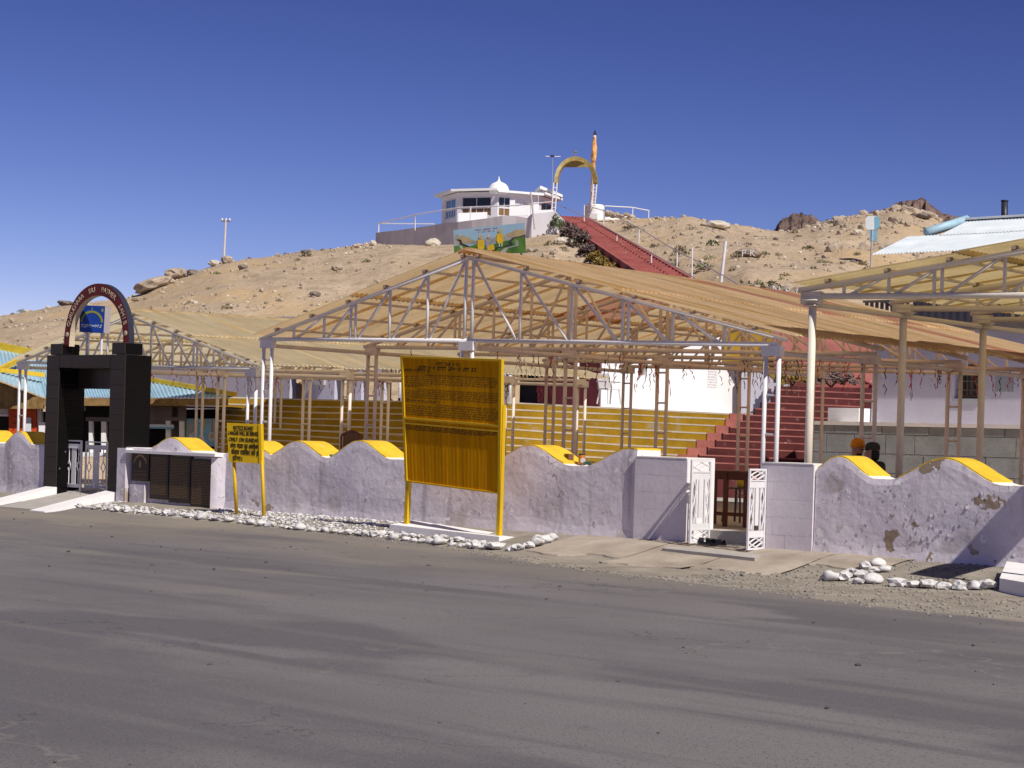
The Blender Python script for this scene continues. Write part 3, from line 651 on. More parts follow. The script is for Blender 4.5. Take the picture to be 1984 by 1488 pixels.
# ---------------------------------------------------------------- small notice
NB = root('notice_board', att(480, 993, -.6), 'small yellow notice board with black lettering on two thin posts', 'notice board')
TL, TR, BL, BR = att(440, 819, -.76), att(504, 822, -.58), att(444, 895, -.74), att(506, 898, -.56)
nf = (TR - TL).cross(BL - TL).normalized(); nf = nf if nf.dot(N) < 0 else -nf
mb = MB(); slab(mb, 0, 1, 0, 1, -.015, .012); bd = part('board', mb, MAT['sign_yellow'], NB)
mb = MB(); slab(mb, .97, 1.05, -.01, 1.02, -.05, .03); part('side_frame', mb, MAT['sign_yellow'], NB)
ax = (TR - TL).normalized(); ayv = (TL - BL); ay = (ayv - ax * ayv.dot(ax)).normalized(); nz = ax.cross(ay)
for txt, u, v, size, al in (('NOTICE BOARD', .50, .12, .100, 'CENTER'), ('LANGAR WILL BE SERVED', .50, .26, .098, 'CENTER'), ('ONLY ON SUNDAY', .04, .42, .104, 'LEFT'),
                            ('लंगर भंडार का आयोजन', .08, .58, .115, 'LEFT'), ('केवल रविवार को ही', .10, .74, .125, 'LEFT'), ('होगा।', .13, .90, .115, 'LEFT')):
    me = text_mesh(txt, size * 1.04, MAT['sign_ink'], .002, al, .0016)
    wd_ = max(v_.co.x for v_ in me.vertices) - min(v_.co.x for v_ in me.vertices); full = (TR - TL).length * (.92 if 'LANGAR' in txt else .96 - u if al == 'LEFT' else .6)
    k = min(1.0, full / wd_); k = full / wd_ if 'LANGAR' in txt else k
    put('lettering', me, bd, frame(Q(u, v) + nf * .016, ax * k, ay, nz))
mb = MB(); slab(mb, .2, .78, .185, .193, .012, .015); part('underline', mb, MAT['sign_ink'], bd)
for top, bot in ((Q(.12, .9) - nf * .03, att(459, 993, -.52)), (Q(1.0, .6) - nf * .03, att(512, 997, -.62))):
    mb = MB(); mb.tube(bot - UP * .1, top, .034, 10); part('post', mb, MAT['sign_yellow'], NB, True)
# ---------------------------------------------------------------- open side gate
LG = root('side_gate', W(1.75, .2, 0), 'open white metal side gate of two ornamental leaves between the block piers', 'gate')
a = att(1335, 1050, -.42); hinge = att(1374, 1036, .12); a.z = hinge.z = .03; ax = (hinge - a).normalized(); leaf_gate(a, ax, (hinge - a).length, 1.29, 'gate_leaf', 1, LG)
a = att(1447, 1064, -.55); hinge = att(1480, 1052, -.06); a.z = hinge.z = .0; ax = (hinge - a).normalized(); leaf_gate(a, ax, (hinge - a).length, 1.22, 'gate_leaf', 1, LG)
q4 = [atz(1283, 1062, -.045), atz(1462, 1081, -.068), atz(1497, 1066, -.005), atz(1372, 1038, .06)]; mb = MB(); mb.hexa([v - UP * .25 for v in q4], q4)
solo('doorstep', mb, MAT['floor_concrete'], 'concrete doorstep slab under the open side gate', 'doorstep')
mb = MB(); mb.box(W(1.04, .42, -.1), D * 1.8, N * .5, UP * .31); solo('threshold_step', mb, MAT['floor_concrete'], 'raised concrete step just inside the side gate', 'step')
mb = MB(); mb.box(W(1.75, .95, .172), D * .9, N * .5, UP * .015); solo('door_mat', mb, MAT['mat_green'], 'green mat on the floor inside the side gate', 'mat')
def sandal(px, py, rot):
    c = atz(px, py, .02); c.z = .022; A = (D * math.cos(rot) + N * math.sin(rot)); B = A.cross(UP) * -1
    rt = root('sandal', c, 'black sandal on the doorstep, %s of its pair' % ('nearer the left gate leaf' if px < 1375 else 'nearer the right gate leaf'), 'sandal', 'pair of black sandals')
    m = MB(); out = [(-.14, -.03), (-.12, -.045), (0, -.04), (.09, -.055), (.14, -.03), (.15, .0), (.13, .04), (.05, .055), (-.05, .04), (-.12, .042), (-.145, .02)]
    m.prism([c + A * x + B * y for x, y in out], UP * .03); part('sole', m, MAT['black_leather'], rt)
    for x, hh in ((.075, .045), (.01, .058), (-.10, .06)):
        m = MB(); pts = [c + A * x + B * (.058 * math.cos(t)) + UP * (.03 + hh * math.sin(t)) for t in [PI * k / 8 for k in range(9)]]
        for u, v in zip(pts, pts[1:]): m.bar(u, v, .014, .075, up=A)
        part('strap', m, MAT['black_leather'], rt)
sandal(1371, 1054, .55); sandal(1390, 1056, .2)

# blue board inside the arch
BB = root('blue_signboard', att(180, 660, .32), 'blue box sign with an ochre painted arch, framed by the maroon arch over the gateway', 'signboard')
TL, TR, BL, BR = (att(x, y, .32 + k) for x, y, k in ((155, 591, 0), (204, 593, .22), (154, 643, 0), (201, 645, .22)))
nf = (TR - TL).cross(BL - TL).normalized(); nf = nf if nf.dot(N) < 0 else -nf
mb = MB(); slab(mb, 0, 1, 0, 1, -.22, 0); part('box', mb, MAT['pipe_grey'], BB)
mb = MB(); slab(mb, .005, .995, .005, .995, .002, .008); part('face', mb, MAT['blue_board'], BB)
mb = MB(); q = 14
for i in range(q):
    a0, a1 = PI * i / q, PI * (i + 1) / q; f = lambda a, r: Q(.5 + r * math.cos(a) * .98, .62 - (r * .92) * math.sin(a)) + nf * .011
    mb.quad(f(a0, .47), f(a1, .47), f(a1, .38), f(a0, .38))
part('painted_arch', mb, MAT['board_green'], BB)
for u, v, r in ((.09, .16, .055), (.91, .16, .055), (.5, .12, .03)):
    mb = MB(); mb.add([Q(u + r * .8 * math.cos(2 * PI * k / 10), v + r * 1.4 * math.sin(2 * PI * k / 10)) + nf * .011 for k in range(10)], [tuple(range(10))]); part('emblem', mb, MAT['board_green'], BB)
mb = MB(); rnd = random.Random(6); glyphs(mb, lambda u, v: Q(.08 + u, .82 - v) + nf * .011, 0, .84, 0, .12, rnd, .1, .45); part('lettering', mb, MAT['paper'], BB)
for u in (.2, .8):
    p = Q(u, 1) - nf * .11; mb = MB(); mb.tube(Vector((p.x, p.y, gz - .05)), p + UP * .3, .03, 8); part('post', mb, MAT['pipe_white'], BB)
# sign across the verge just right of the view; its shade falls on the peeling wall
DS = root('verge_sign', W(8.55, -.75, -.2), 'flat sign on two posts standing across the verge beside the white block', 'signboard')
mb = MB(); mb.box(W(8.54, -1.55, 2.42), D * .04, N * 1.5, UP * .72); part('panel', mb, MAT['sign_yellow'], DS)
for t in (-1.45, -.15): mb = MB(); mb.tube(W(8.6, t, -.3), W(8.6, t, 3.1), .03, 8); part('post', mb, MAT['sign_yellow'], DS)
# ---------------------------------------------------------------- the canopies on pipe frames
def corr_sheet(w, L, m, waves=9, amp=.018, ny=2):
    mb = MB(); nx = waves * 2 + 1
    for j in range(ny + 1):
        for i in range(nx): mb.v.append(Vector((w * i / (nx - 1), L * j / ny, amp * (1 if i % 2 else -1))))
    mb.f = [(j * nx + i, j * nx + i + 1, (j + 1) * nx + i + 1, (j + 1) * nx + i) for j in range(ny) for i in range(nx - 1)]; mb.m = [0] * len(mb.f)
    return mb.mesh('roof_sheet', m)
def canopy(label, t0, step, nt, Ls, Cs, Rs, sheets, over=(.45, .5), rise=0, pipe='pipe_white', back='pipe_tan', posts='ladder', eave=(.55, .55), fr=(.19, .37, .54, .70, .86), rows=(0, 1, 2), chord=.042, pick=None):
    """Ls, Cs, Rs: (station, chord height, rafter height) at left post, ridge and right post"""
    rl = W(Cs[0], t0, .16); rt = root('fibreglass_canopy', rl, label, 'canopy')
    zc = lambda s: lerp(Ls[1], Cs[1], (s - Ls[0]) / (Cs[0] - Ls[0])) if s < Cs[0] else lerp(Cs[1], Rs[1], (s - Cs[0]) / (Rs[0] - Cs[0]))
    zr = lambda s: lerp(Ls[2], Cs[2], (s - Ls[0]) / (Cs[0] - Ls[0])) if s < Cs[0] else lerp(Cs[2], Rs[2], (s - Cs[0]) / (Rs[0] - Cs[0]))
    w = lambda s, z: W(s, t0, z)
    ch = MB(); ch.tube(w(Ls[0] - .12, zc(Ls[0])), w(Cs[0], zc(Cs[0])), chord, 10); ch.tube(w(Cs[0], zc(Cs[0])), w(Rs[0] + .12, zc(Rs[0])), chord, 10)
    ra = MB(); e = .25; ra.tube(w(Ls[0] - e, zr(Ls[0] - e)), w(Cs[0], zr(Cs[0])), chord * .95, 10); ra.tube(w(Cs[0], zr(Cs[0])), w(Rs[0] + e, zr(Rs[0] + e)), chord * .95, 10)
    struts = []
    for sgn in (-1, 1):
        E = Ls if sgn < 0 else Rs; prev = Cs[0] + sgn * .10
        for k, f in enumerate(fr):
            s = lerp(Cs[0], E[0], f)
            struts.append((w(s, zc(s)), w(s, zr(s)), .028)); struts.append((w(prev, zr(prev)), w(s - sgn * .06, zc(s)), .026)); prev = s
            if k == 2: struts.append((w(s + sgn * .13, zc(s)), w(s + sgn * .13, zr(s)), .028))
        s = Cs[0] + sgn * .09; struts.append((w(s, zc(s)), w(s, zr(s)), .034))
    for E, sg in ((Ls, -1), (Rs, 1)):
        pass
    cm = {k: ch.mesh('bottom_chord', MAT[k], True, rl) for k in {pipe, back}}; rm = {k: ra.mesh('rafter', MAT[k], True, rl) for k in {pipe, back}}
    sm = {k: [MB().tube(a, b, r, 8).mesh('strut', MAT[k], True, rl) for a, b, r in struts] for k in {pipe, back}}
    pur = [lerp(Cs[0], E[0] + sg * .2, f) for E, sg in ((Ls, -1), (Rs, 1)) for f in (.03, .2, .38, .56, .74, .92)]
    cl = MB()
    for s in pur: cl.cbox(w(s, zr(s) + .07), .09, .05, .07)
    clm = cl.mesh('purlin_cleats', MAT['pipe_dark'], False, rl)
    # posts
    H = 4; pm = {}
    for i in range(nt):
        dt = i * step; k = pipe if i == 0 else back; M = Matrix.Translation(rl + N * dt + UP * rise * dt)
        tr = put('truss', rm[k], rt, M); WL[tr.name] = M.translation.copy()
        put('bottom_chord', cm[k], tr, M)
        for x in sm[k]: put('strut', x, tr, M)
        tag(put('purlin_cleats', clm, tr, M), kind='stuff')
        for row in rows:
            s = (Ls[0], Cs[0], Rs[0])[row]; h = round(zc(s) - .05 - .16 + rise * dt, 3); key = (h, k)
            if key not in pm:
                a = MB()
                if posts == 'ladder':
                    for q in (-.125, .125): a.tube(D * q, D * q + UP * (h - .10), .038, 10)
                    a.cbox(UP * (h - .05), .36, .12, .16)
                else:
                    a.tube(Vector(), UP * (h - .12), .062, 14); a.cbox(UP * (h - .10), .22, .2, .02); a.cbox(UP * (h + .02) - D * .02, .36, .09, .20); a.cbox(UP * (h - .02), .30, .30, .02)
                pm[key] = (a.mesh('post', MAT[k], posts != 'ladder' or True), [MB().tube(-D * .09 + UP * z, D * .09 + UP * z, .019, 6).mesh('rung', MAT[k], True) for z in [.35 + .62 * j for j in range(int((h - .5) / .62) + 1)]] if posts == 'ladder' else [])
                if posts == 'ladder': pm[key][0].polygons.foreach_set('use_smooth', [len(p.vertices) == 4 and abs(p.normal.z) < .5 and i_ < len(pm[key][0].polygons) - 6 for i_, p in enumerate(pm[key][0].polygons)])
            Mp = Matrix.Translation(W(s, t0 + dt, .16)); po = put('post', pm[key][0], rt, Mp)
            for x in pm[key][1]: put('rung', x, po, Mp)
    T0, T1 = t0 - over[0], t0 + (nt - 1) * step + over[1]; lift = lambda t: rise * (t - t0)
    for row in rows:
        s = (Ls[0], Cs[0], Rs[0])[row]; z = zc(s) - .13; b = MB()
        b.tube(W(s, t0 + .05, z), W(s, T1 - .3, z + lift(T1)), .042, 10); part('tie_beam', b, MAT[back], rt, True)
    for s in pur:
        b = MB(); b.tube(W(s, T0 + .03, zr(s) + .075 + lift(T0)), W(s, T1 - .1, zr(s) + .075 + lift(T1)), .026, 8); part('purlin', b, MAT[back], rt, True)
    # corrugated sheets, lapped
    n = max(1, round((T1 - T0) / 1.02)); sw = (T1 - T0) / n; rnd = random.Random(len(label)); meshes = {}
    for side, E, ev in ((-1, Ls, eave[0]), (1, Rs, eave[1])):
        s1 = E[0] + side * ev; a = W(Cs[0], T0, zr(Cs[0]) + .125); b = W(s1, T0, zr(s1) + .125); dn = (b - a); Lh = dn.length; dn.normalize()
        nx = (N + UP * rise).normalized(); nz = nx.cross(dn); nz = nz if nz.z > 0 else -nz
        for r in range(2):
            for i in range(n):
                mk = pick(side, r, i, n) if pick else sheets[0]; key = (mk, round(Lh, 3))
                if key not in meshes: meshes[key] = corr_sheet(sw + .15, Lh / 2 + .09, MAT[mk])
                o = a + nx * (i * sw - .07) + dn * (r * Lh / 2 - (.09 if r else 0)) + nz * (.012 * (i % 2) + (.0 if r else .03)) + UP * lift(T0)
                sk = nx if True else nx
                put('roof_sheet', meshes[key], rt, frame(o, sk, dn, nz) @ Matrix.Rotation(R(rnd.uniform(-.25, .25)), 4, 'X'))
    rg = MB()
    for side, E in ((-1, Ls), (1, Rs)):
        s1 = Cs[0] + side * .22; rg.hexa([W(Cs[0], T0 - .03, zr(Cs[0]) + .175 + lift(T0)), W(Cs[0], T1 + .03, zr(Cs[0]) + .175 + lift(T1)), W(s1, T1 + .03, zr(s1) + .170 + lift(T1)), W(s1, T0 - .03, zr(s1) + .170 + lift(T0))],
                                         [W(Cs[0], T0 - .03, zr(Cs[0]) + .183 + lift(T0)), W(Cs[0], T1 + .03, zr(Cs[0]) + .183 + lift(T1)), W(s1, T1 + .03, zr(s1) + .178 + lift(T1)), W(s1, T0 - .03, zr(s1) + .178 + lift(T0))])
    part('ridge_cap', rg, MAT[sheets[0]], rt)
    return rt, zc
def pk_main(side, r, i, n): return 'sheet_pink' if (side < 0 and r == 0 and i in (6, 7)) or (side > 0 and r == 0 and i in (6, 9)) or (side > 0 and r == 1 and i == 8) else 'sheet_tan'
MAIN, MAIN_ZC = canopy('large tan fibreglass canopy with a white gable truss behind the yellow signboard', 1.04, 2.9, 5, (-10.38, 3.41, 3.47), (-4.82, 3.31, 4.82), (1.84, 3.17, 3.30), ['sheet_tan'], over=(.09, .35), pick=pk_main, eave=(.35, .5))
LEFT, LEFT_ZC = canopy('straw coloured fibreglass canopy with truss gable behind the black gateway', 2.19, 2.72, 5, (-20.84, 3.05, 3.09), (-16.6, 2.93, 4.08), (-12.21, 2.88, 2.98), ['sheet_straw'], over=(.09, .3), rise=.018, eave=(.4, .65), chord=.036)
RIGHT, RIGHT_ZC = canopy('olive fibreglass canopy on single round posts beside the right hand building', 1.2, 2.75, 4, (2.46, 3.93, 4.06), (8.1, 3.80, 4.72), (13.7, 3.75, 3.95), ['sheet_olive'], over=(.10, .5), pipe='pipe_cream', back='pipe_cream', posts='single', fr=(.22, .42, .60, .76, .90), rows=(0, 2), chord=.05, eave=(.30, .3))
# ---------------------------------------------------------------- ochre terrace steps, red stair, terrace
TL8 = {440: [768, 781, 790.5, 802, 813, 825, 836, 848, 859, 870], 540: [772, 786, 797, 809, 820, 830, 841, 852, 862, 873], 780: [777, 790, 801, 814, 829, 841, 855, 868, 880, 892],
       980: [779, 792, 806, 816, 830, 846, 861, 874, 888, 901], 1220: [791, 802.5, 815.7, 830.7, 845.8, 861.8, 875.5, 889, 902, 915], 1408: [801, 811, 825, 840.5, 855, 871, 885, 898.5, 911, 924]}
ENDX = [1416, 1408, 1389, 1372, 1352, 1334, 1316, 1300, 1284, 1268]
def ylev(k, x): return interp([(a, v[k]) for a, v in sorted(TL8.items())], x)
STY = lambda k: 53.2 - .32 * k
TS = root('terrace_steps', at(900, 880, 50.3), 'long flight of ochre yellow terrace steps with white edges behind the canopies', 'steps')
XS = [424, 500, 580, 660, 740, 820, 900, 980, 1060, 1140, 1220, 1300]
for k in range(9):                       # step k: its top edge is line k
    xs = [x for x in XS if x < ENDX[k] - 20] + [ENDX[k]]; y = STY(k)
    tp = [at(x, ylev(k, x), y) for x in xs]
    mb = MB()
    for a, b in zip(tp, tp[1:]):
        lo = lambda p: Vector((p.x, p.y, p.z - .62)); bk = lambda p, d=.40: Vector((p.x, p.y + d, p.z))
        mb.hexa([lo(a), lo(b), bk(lo(b)), bk(lo(a))], [a, b, bk(b), bk(a)])
    so_ = part('step', mb, MAT['step_ochre'], TS)
    mb = MB(); rr = random.Random(k)
    for a, b in zip(tp, tp[1:]):
        h0, h1 = (.028 + .022 * rr.random() for _ in range(2)); o = Vector((0, -.006, .004))
        mb.hexa([a + o - UP * h0, b + o - UP * h1, b + o - UP * h1 + Vector((0, .05, 0)), a + o - UP * h0 + Vector((0, .05, 0))], [a + o, b + o, b + o + Vector((0, .05, 0)), a + o + Vector((0, .05, 0))])
    part('white_edge', mb, MAT['step_white'], so_)
# upper terrace floor
tp = [at(x, ylev(0, x), STY(0)) for x in XS + [1416, 1500]]
mb = MB()
for a, b in zip(tp, tp[1:]):
    ex = Vector((.12, 1, 0)) * 17
    mb.hexa([a - UP * .6 + Vector((0, .2, 0)), b - UP * .6 + Vector((0, .2, 0)), b + ex - UP * .6, a + ex - UP * .6], [a + Vector((0, .05, -.002)), b + Vector((0, .05, -.002)), b + ex, a + ex])
setting('upper_terrace_floor', mb, MAT['coping'])
# red steps
RS = root('red_steps', at(1460, 885, 50), 'flight of dark red steps with pale edges right of the ochre steps', 'steps')
RLX = [(1355, 880.6), (1372, 866), (1388, 852), (1401, 839), (1415, 827), (1431, 815), (1443, 803), (1463, 791), (1476, 779), (1497, 766), (1503, 754)]
RLX = [(1300, 921), (1320, 908), (1338, 894)] + RLX
RRX = [1700, 1700, 1700, 1700, 1700, 1700, 1700, 1700, 1690, 1680, 1672, 1668, 1690, 1690]
for k, (x, y) in enumerate(RLX):
    Y = 50.0 + .30 * (k - 3); a = at(x, y, Y); b = at(RRX[k], y + (RRX[k] - x) * .042, Y); mb = MB()
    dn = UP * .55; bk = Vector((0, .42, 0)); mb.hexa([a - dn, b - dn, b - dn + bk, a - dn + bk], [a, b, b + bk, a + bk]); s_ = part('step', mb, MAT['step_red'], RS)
    mb = MB(); o = Vector((0, -.006, .004)); h = UP * .035; mb.hexa([a + o - h, b + o - h, b + o - h + bk * .1, a + o - h + bk * .1], [a + o, b + o, b + o + bk * .1, a + o + bk * .1]); part('pale_edge', mb, MAT['stair_rose'], s_, label=None)
# rose stepped string between the two flights
mb_root = root('rose_string_wall', at(1380, 850, 50.5), 'salmon pink stepped wall between the ochre steps and the red steps', 'wall')
for k in range(9):
    y = STY(k) - .03; x0 = ENDX[k] - 2; x1 = interp([(754, 1512), (803, 1450), (852, 1392), (880, 1358), (921, 1302)], ylev(k, ENDX[k]) + 2) + 6
    a = at(x0, ylev(k, ENDX[k]) - .5, y); b = at(x1, ylev(k, ENDX[k]) + 2.5, y); dn = UP * .6; bk = Vector((0, .55, 0)); mb = MB()
    mb.hexa([a - dn, b - dn, b - dn + bk, a - dn + bk], [a, b, b + bk, a + bk]); part('block', mb, MAT['stair_rose'], mb_root)
# walls about the head of the red steps
mb = MB(); Y = 57.0; P = [at(*q, Y) for q in ((1436, 800), (1436, 690), (1456, 694), (1520, 744), (1520, 800))]; mb.prism(P, Vector((.2, .35, 0)))
solo('sloping_parapet', mb, MAT['shade_lilac_wall'], 'parapet tinted shade lilac, sloping down beside the head of the red steps', 'parapet')
mb = MB(); P = [at(*q, 57 - .02) for q in ((1446, 688), (1457, 690), (1522, 742), (1517, 748), (1454, 698))]; mb.prism(P, Vector((.2, .4, 0))); solo('parapet_coping', mb, MAT['hedge_ochre'], 'mossy brown coping on the sloping shade-lilac parapet', 'coping')
mb = MB(); mb.hexa([at(1500, 800, 54.6), at(1702, 806, 54.6), at(1702, 806, 56.5), at(1500, 800, 56.5)], [at(1500, 748, 54.6), at(1702, 752, 54.6), at(1702, 756, 56.5), at(1500, 751, 56.5)]); solo('stair_landing', mb, MAT['step_red'], 'dark red landing block at the head of the red steps', 'landing')
mb = MB(); mb.hexa([at(1500, 770, 60), at(1712, 770, 60), at(1712, 770, 60.4), at(1500, 770, 60.4)], [at(1500, 632, 60), at(1712, 640, 60), at(1712, 640, 60.4), at(1500, 632, 60.4)]); solo('rose_retaining_wall', mb, MAT['stair_rose'], 'salmon pink retaining wall above the head of the red steps', 'wall')
mb = MB(); mb.hexa([at(1388, 700, 61), at(1498, 700, 61), at(1498, 700, 61.4), at(1388, 700, 61.4)], [at(1388, 628, 61), at(1498, 632, 61), at(1498, 632, 61.4), at(1388, 628, 61.4)]); solo('ochre_retaining_wall', mb, MAT['step_ochre'], 'ochre retaining wall glimpsed under the canopy beside the pink wall', 'wall')
# blockwork wall at the right
tB = 15.3; pA = att(1574, 818, tB); sA = st(pA)[0]
RW = root('blockwork_wall', Vector((pA.x, pA.y, .2)), 'grey stone block retaining wall with a white coping, behind the seated people', 'wall')
sE = sA + 15; zt = 2.10
mb = MB(); mb.box(W(sA, tB + .02, 0), D * (sE - sA), N * .4, UP * zt); part('core', mb, MAT['coping'], RW)
rnd = random.Random(5); z = zt - .20; row = 0
for h in (.20, .46, .46, .46, .46):
    s = sA; first = True
    while s < sE:
        wd_ = (.80 if row else .62) * rnd.uniform(.9, 1.12) * (.6 if first and row % 2 else 1); first = False; e = min(sE, s + wd_); d = rnd.uniform(0, .010); g = .010
        m = MB(); m.box(W(s + g, tB - .015 - d, z + g), D * (e - s - 2 * g), N * (.036 + d), UP * (h - 2 * g)); part('stone_block', m, MAT['stone_grey'], RW); s = e
    z -= .46; row += 1
mb = MB(); mb.box(W(sA - .02, tB - .05, zt), D * (sE - sA), N * 1.9, UP * .09); part('coping_slab', mb, MAT['white_wash'], RW)
mb = MB(); mb.box(W(sA - .05, tB + .42, 0), D * .4, N * 6, UP * 2.05); part('return_wall', mb, MAT['stone_grey'], RW)
# ---------------------------------------------------------------- buildings behind the courtyard
def face(org, ax, nrm):                  # local frame on a wall face: F(a, z, out)
    return lambda a, z, o=0: org + ax * a + UP * (z - org.z) + nrm * o
def fbox(mb, F, a0, a1, z0, z1, o0, o1, mi=0):
    return mb.hexa([F(a0, z0, o1), F(a1, z0, o1), F(a1, z0, o0), F(a0, z0, o0)], [F(a0, z1, o1), F(a1, z1, o1), F(a1, z1, o0), F(a0, z1, o0)], mi)
def wall_with_holes(name, F, a0, a1, z0, z1, holes, th, m, parent):
    """masonry cut round its openings (a, b, za, zb)"""
    mb = MB(); xs = sorted({a0, a1, *[h[0] for h in holes], *[h[1] for h in holes]})
    for a, b in zip(xs, xs[1:]):
        hs = sorted((h[2], h[3]) for h in holes if h[0] <= a + 1e-6 and h[1] >= b - 1e-6); z = z0
        for lo, hi in hs + [(z1, z1)]:
            if lo > z + 1e-4: fbox(mb, F, a, b, z, lo, 0, -th)
            z = hi
    return part(name, mb, m, parent)
def window(F, a0, a1, z0, z1, parent, nm, nv, depth=.16, fm='white_wash', gm='glass_dark', fw=.05, nh=1, nmw='window'):
    fr = MB(); d = -depth
    for x0, x1, y0, y1 in ((a0, a0 + fw, z0, z1), (a1 - fw, a1, z0, z1), (a0 + fw, a1 - fw, z0, z0 + fw), (a0 + fw, a1 - fw, z1 - fw, z1)): fbox(fr, F, x0, x1, y0, y1, d + .05, d)
    for k in range(1, nv): x = lerp(a0, a1, k / nv); fbox(fr, F, x - fw * .35, x + fw * .35, z0 + fw, z1 - fw, d + .045, d + .005)
    for k in range(1, nh): y = lerp(z0, z1, k / nh); fbox(fr, F, a0 + fw, a1 - fw, y - fw * .35, y + fw * .35, d + .04, d + .008)
    w = part(nmw, fr, MAT[fm], parent)
    for i in range(nv):
        for j in range(nh):
            p = MB(); fbox(p, F, lerp(a0 + fw, a1 - fw, i / nv) + .01, lerp(a0 + fw, a1 - fw, (i + 1) / nv) - .01, lerp(z0 + fw, z1 - fw, j / nh) + .01, lerp(z0 + fw, z1 - fw, (j + 1) / nh) - .01, d + .02, d + .01)
            part('pane', p, MAT[gm], w)
    return w
# white building along the blockwork wall
tF = 17.1; p0 = att(1688, 810, tF); sF = st(p0)[0]
RB = root('white_building', p0, 'white rendered building with a barred window and a dark corrugated upper storey', 'building')
F = face(W(sF, tF, 2.1), D, -N)
aF = lambda x, y: st(att(x, y, tF))[0] - sF
q0, q1 = aF(1850, 740), aF(1899, 740)
zt0, zt1 = att(1852, 772, tF).z, att(1852, 704, tF).z
L = 13.0
wall_with_holes('wall', F, 0, L, 1.9, 4.50, [(q0, q1, zt0, zt1)], .35, MAT['shade_lilac_wall'], RB)
wn = window(F, q0 + .02, q1 - .02, zt0 + .01, zt1 - .01, RB, 'w', 2, .22, 'shop_grey', 'glass_dark', .05, 1)
for k in range(1, 4):
    z = lerp(zt0, zt1, k / 4); b = MB(); b.tube(F(q0, z, -.12), F(q1, z, -.12), .014, 6); part('bar', b, MAT['shop_grey'], wn)
for k in range(1, 5):
    a = lerp(q0, q1, k / 5); b = MB(); b.tube(F(a, zt0, -.12), F(a, zt1, -.12), .011, 6); part('bar', b, MAT['shop_grey'], wn)
mb = MB(); fbox(mb, F, q0 - .05, q1 + .05, zt0 - .07, zt0 - .005, .04, -.2); part('sill', mb, MAT['stone_grey'], wn)
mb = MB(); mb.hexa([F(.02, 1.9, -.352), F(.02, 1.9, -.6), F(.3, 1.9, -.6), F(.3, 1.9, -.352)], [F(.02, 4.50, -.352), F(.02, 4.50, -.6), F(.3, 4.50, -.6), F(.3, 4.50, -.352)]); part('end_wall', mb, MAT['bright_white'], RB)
mb = MB(); fbox(mb, F, -.3, L, 4.502, 4.64, .30, -.9); part('roof_slab', mb, MAT['shop_grey'], RB)
ribs = []
n = 60; w0 = 1.1
mb = MB(); pts_ = []
for i in range(2 * n + 1):
    a = lerp(w0, L, i / (2 * n)); o = .0035 * (1 if i % 2 else -1) + .03; pts_ += [F(a, 4.645, o), F(a, 5.9, o)]
mb.v = pts_; mb.f = [(2 * i, 2 * i + 2, 2 * i + 3, 2 * i + 1) for i in range(2 * n)]; mb.m = [0] * len(mb.f)
fbox(mb, F, w0, L, 4.645, 5.85, 0, -.2); part('corrugated_storey', mb, MAT['tin_dark'], RB)
for k in range(9):
    a = -.25 + .145 * k; b = MB(); fbox(b, F, a, a + .085, 4.645, 5.20, .04, .01); part('slat', b, MAT['shop_grey'], RB)
b = MB(); fbox(b, F, -.3, 1.1, 5.205, 5.26, .07, -.03); part('slat_rail', b, MAT['shop_grey'], RB)
b = MB(); b.tube(F(.35, 5.20, .1), F(1.4, 4.66, .1), .03, 6); part('brace', b, MAT['steel_dark'], RB)
wp0, wp1 = aF(1929, 744), aF(1963, 744)
mb = MB(); zz = att(1945, 744, tF).z; fbox(mb, F, wp0, wp1, zz - .19, zz + .19, .03, 0); o = solo('wall_plaque', mb, MAT['stone_grey'], 'small grey plaque on the white building right of its barred window', 'plaque')
mb = MB(); mb.box(W(sF - .95, tF - .5, 2.0), D * .9, N * .6, UP * .55); part('white_jamb', mb, MAT['bright_white'], RB)
# house with the pale tin roof up the slope
KU = 1.25
cam0 = Vector((0, 0, EYE)); far = lambda p: cam0 + (p - cam0) * KU
eL = far(at(1688, 493, 52)); rL = far(att(1795, 432, 24.8)); s0 = st(eL)[0]; te = st(eL)[1]; trd = st(rL)[1]; ze, zr_ = eL.z, rL.z
HB = root('tin_roofed_house', W(s0 + 5, te, 3), 'house with a large pale blue corrugated tin roof high at the right edge', 'house')
dn = (W(0, te, ze) - W(0, trd, zr_)); Lr = dn.length; dn.normalize(); nz = D.cross(dn); nz = nz if nz.z > 0 else -nz
sx = D if D.cross(dn).z > 0 else -D
me_a = corr_sheet(1.42, Lr * .55, MAT['tin_pale'], 11, .022); me_b = corr_sheet(1.42, Lr * .5, MAT['tin_pale'], 11, .022)
for i in range(12):
    for r in range(2):
        o = W(s0 + 1.36 * (i + (0 if r else 0)), trd, zr_) + dn * (0 if r == 0 else Lr * .46) + nz * (.02 * (1 - r) + .008 * (i % 2))
        if r == 0 and i == 0: continue
        if sx == -D: o += D * 1.42
        put('roof_sheet', me_b if r == 0 else me_a, HB, frame(o, sx, dn, nz))
hip = MB(); hip.add([W(s0 + .02, te, ze + .02), W(s0 + 1.40, te - (te - trd) * .5, lerp(ze, zr_, .5) + .03), W(s0 + 1.40, trd, zr_), W(s0 + 1.0, trd, zr_ - .1)], [(0, 1, 2, 3)]); 
rc = MB(); rc.hexa([W(s0 + 1.0, trd - .35, zr_ - .02), W(s0 + 17, trd - .35, zr_ - .02), W(s0 + 17, trd + .35, zr_ - .05), W(s0 + 1.0, trd + .35, zr_ - .05)], [W(s0 + 1.0, trd - .33, zr_ + .06), W(s0 + 17, trd - .33, zr_ + .06), W(s0 + 17, trd + .33, zr_ + .12), W(s0 + 1.0, trd + .33, zr_ + .12)]); part('ridge_cap', rc, MAT['tin_pale'], HB)
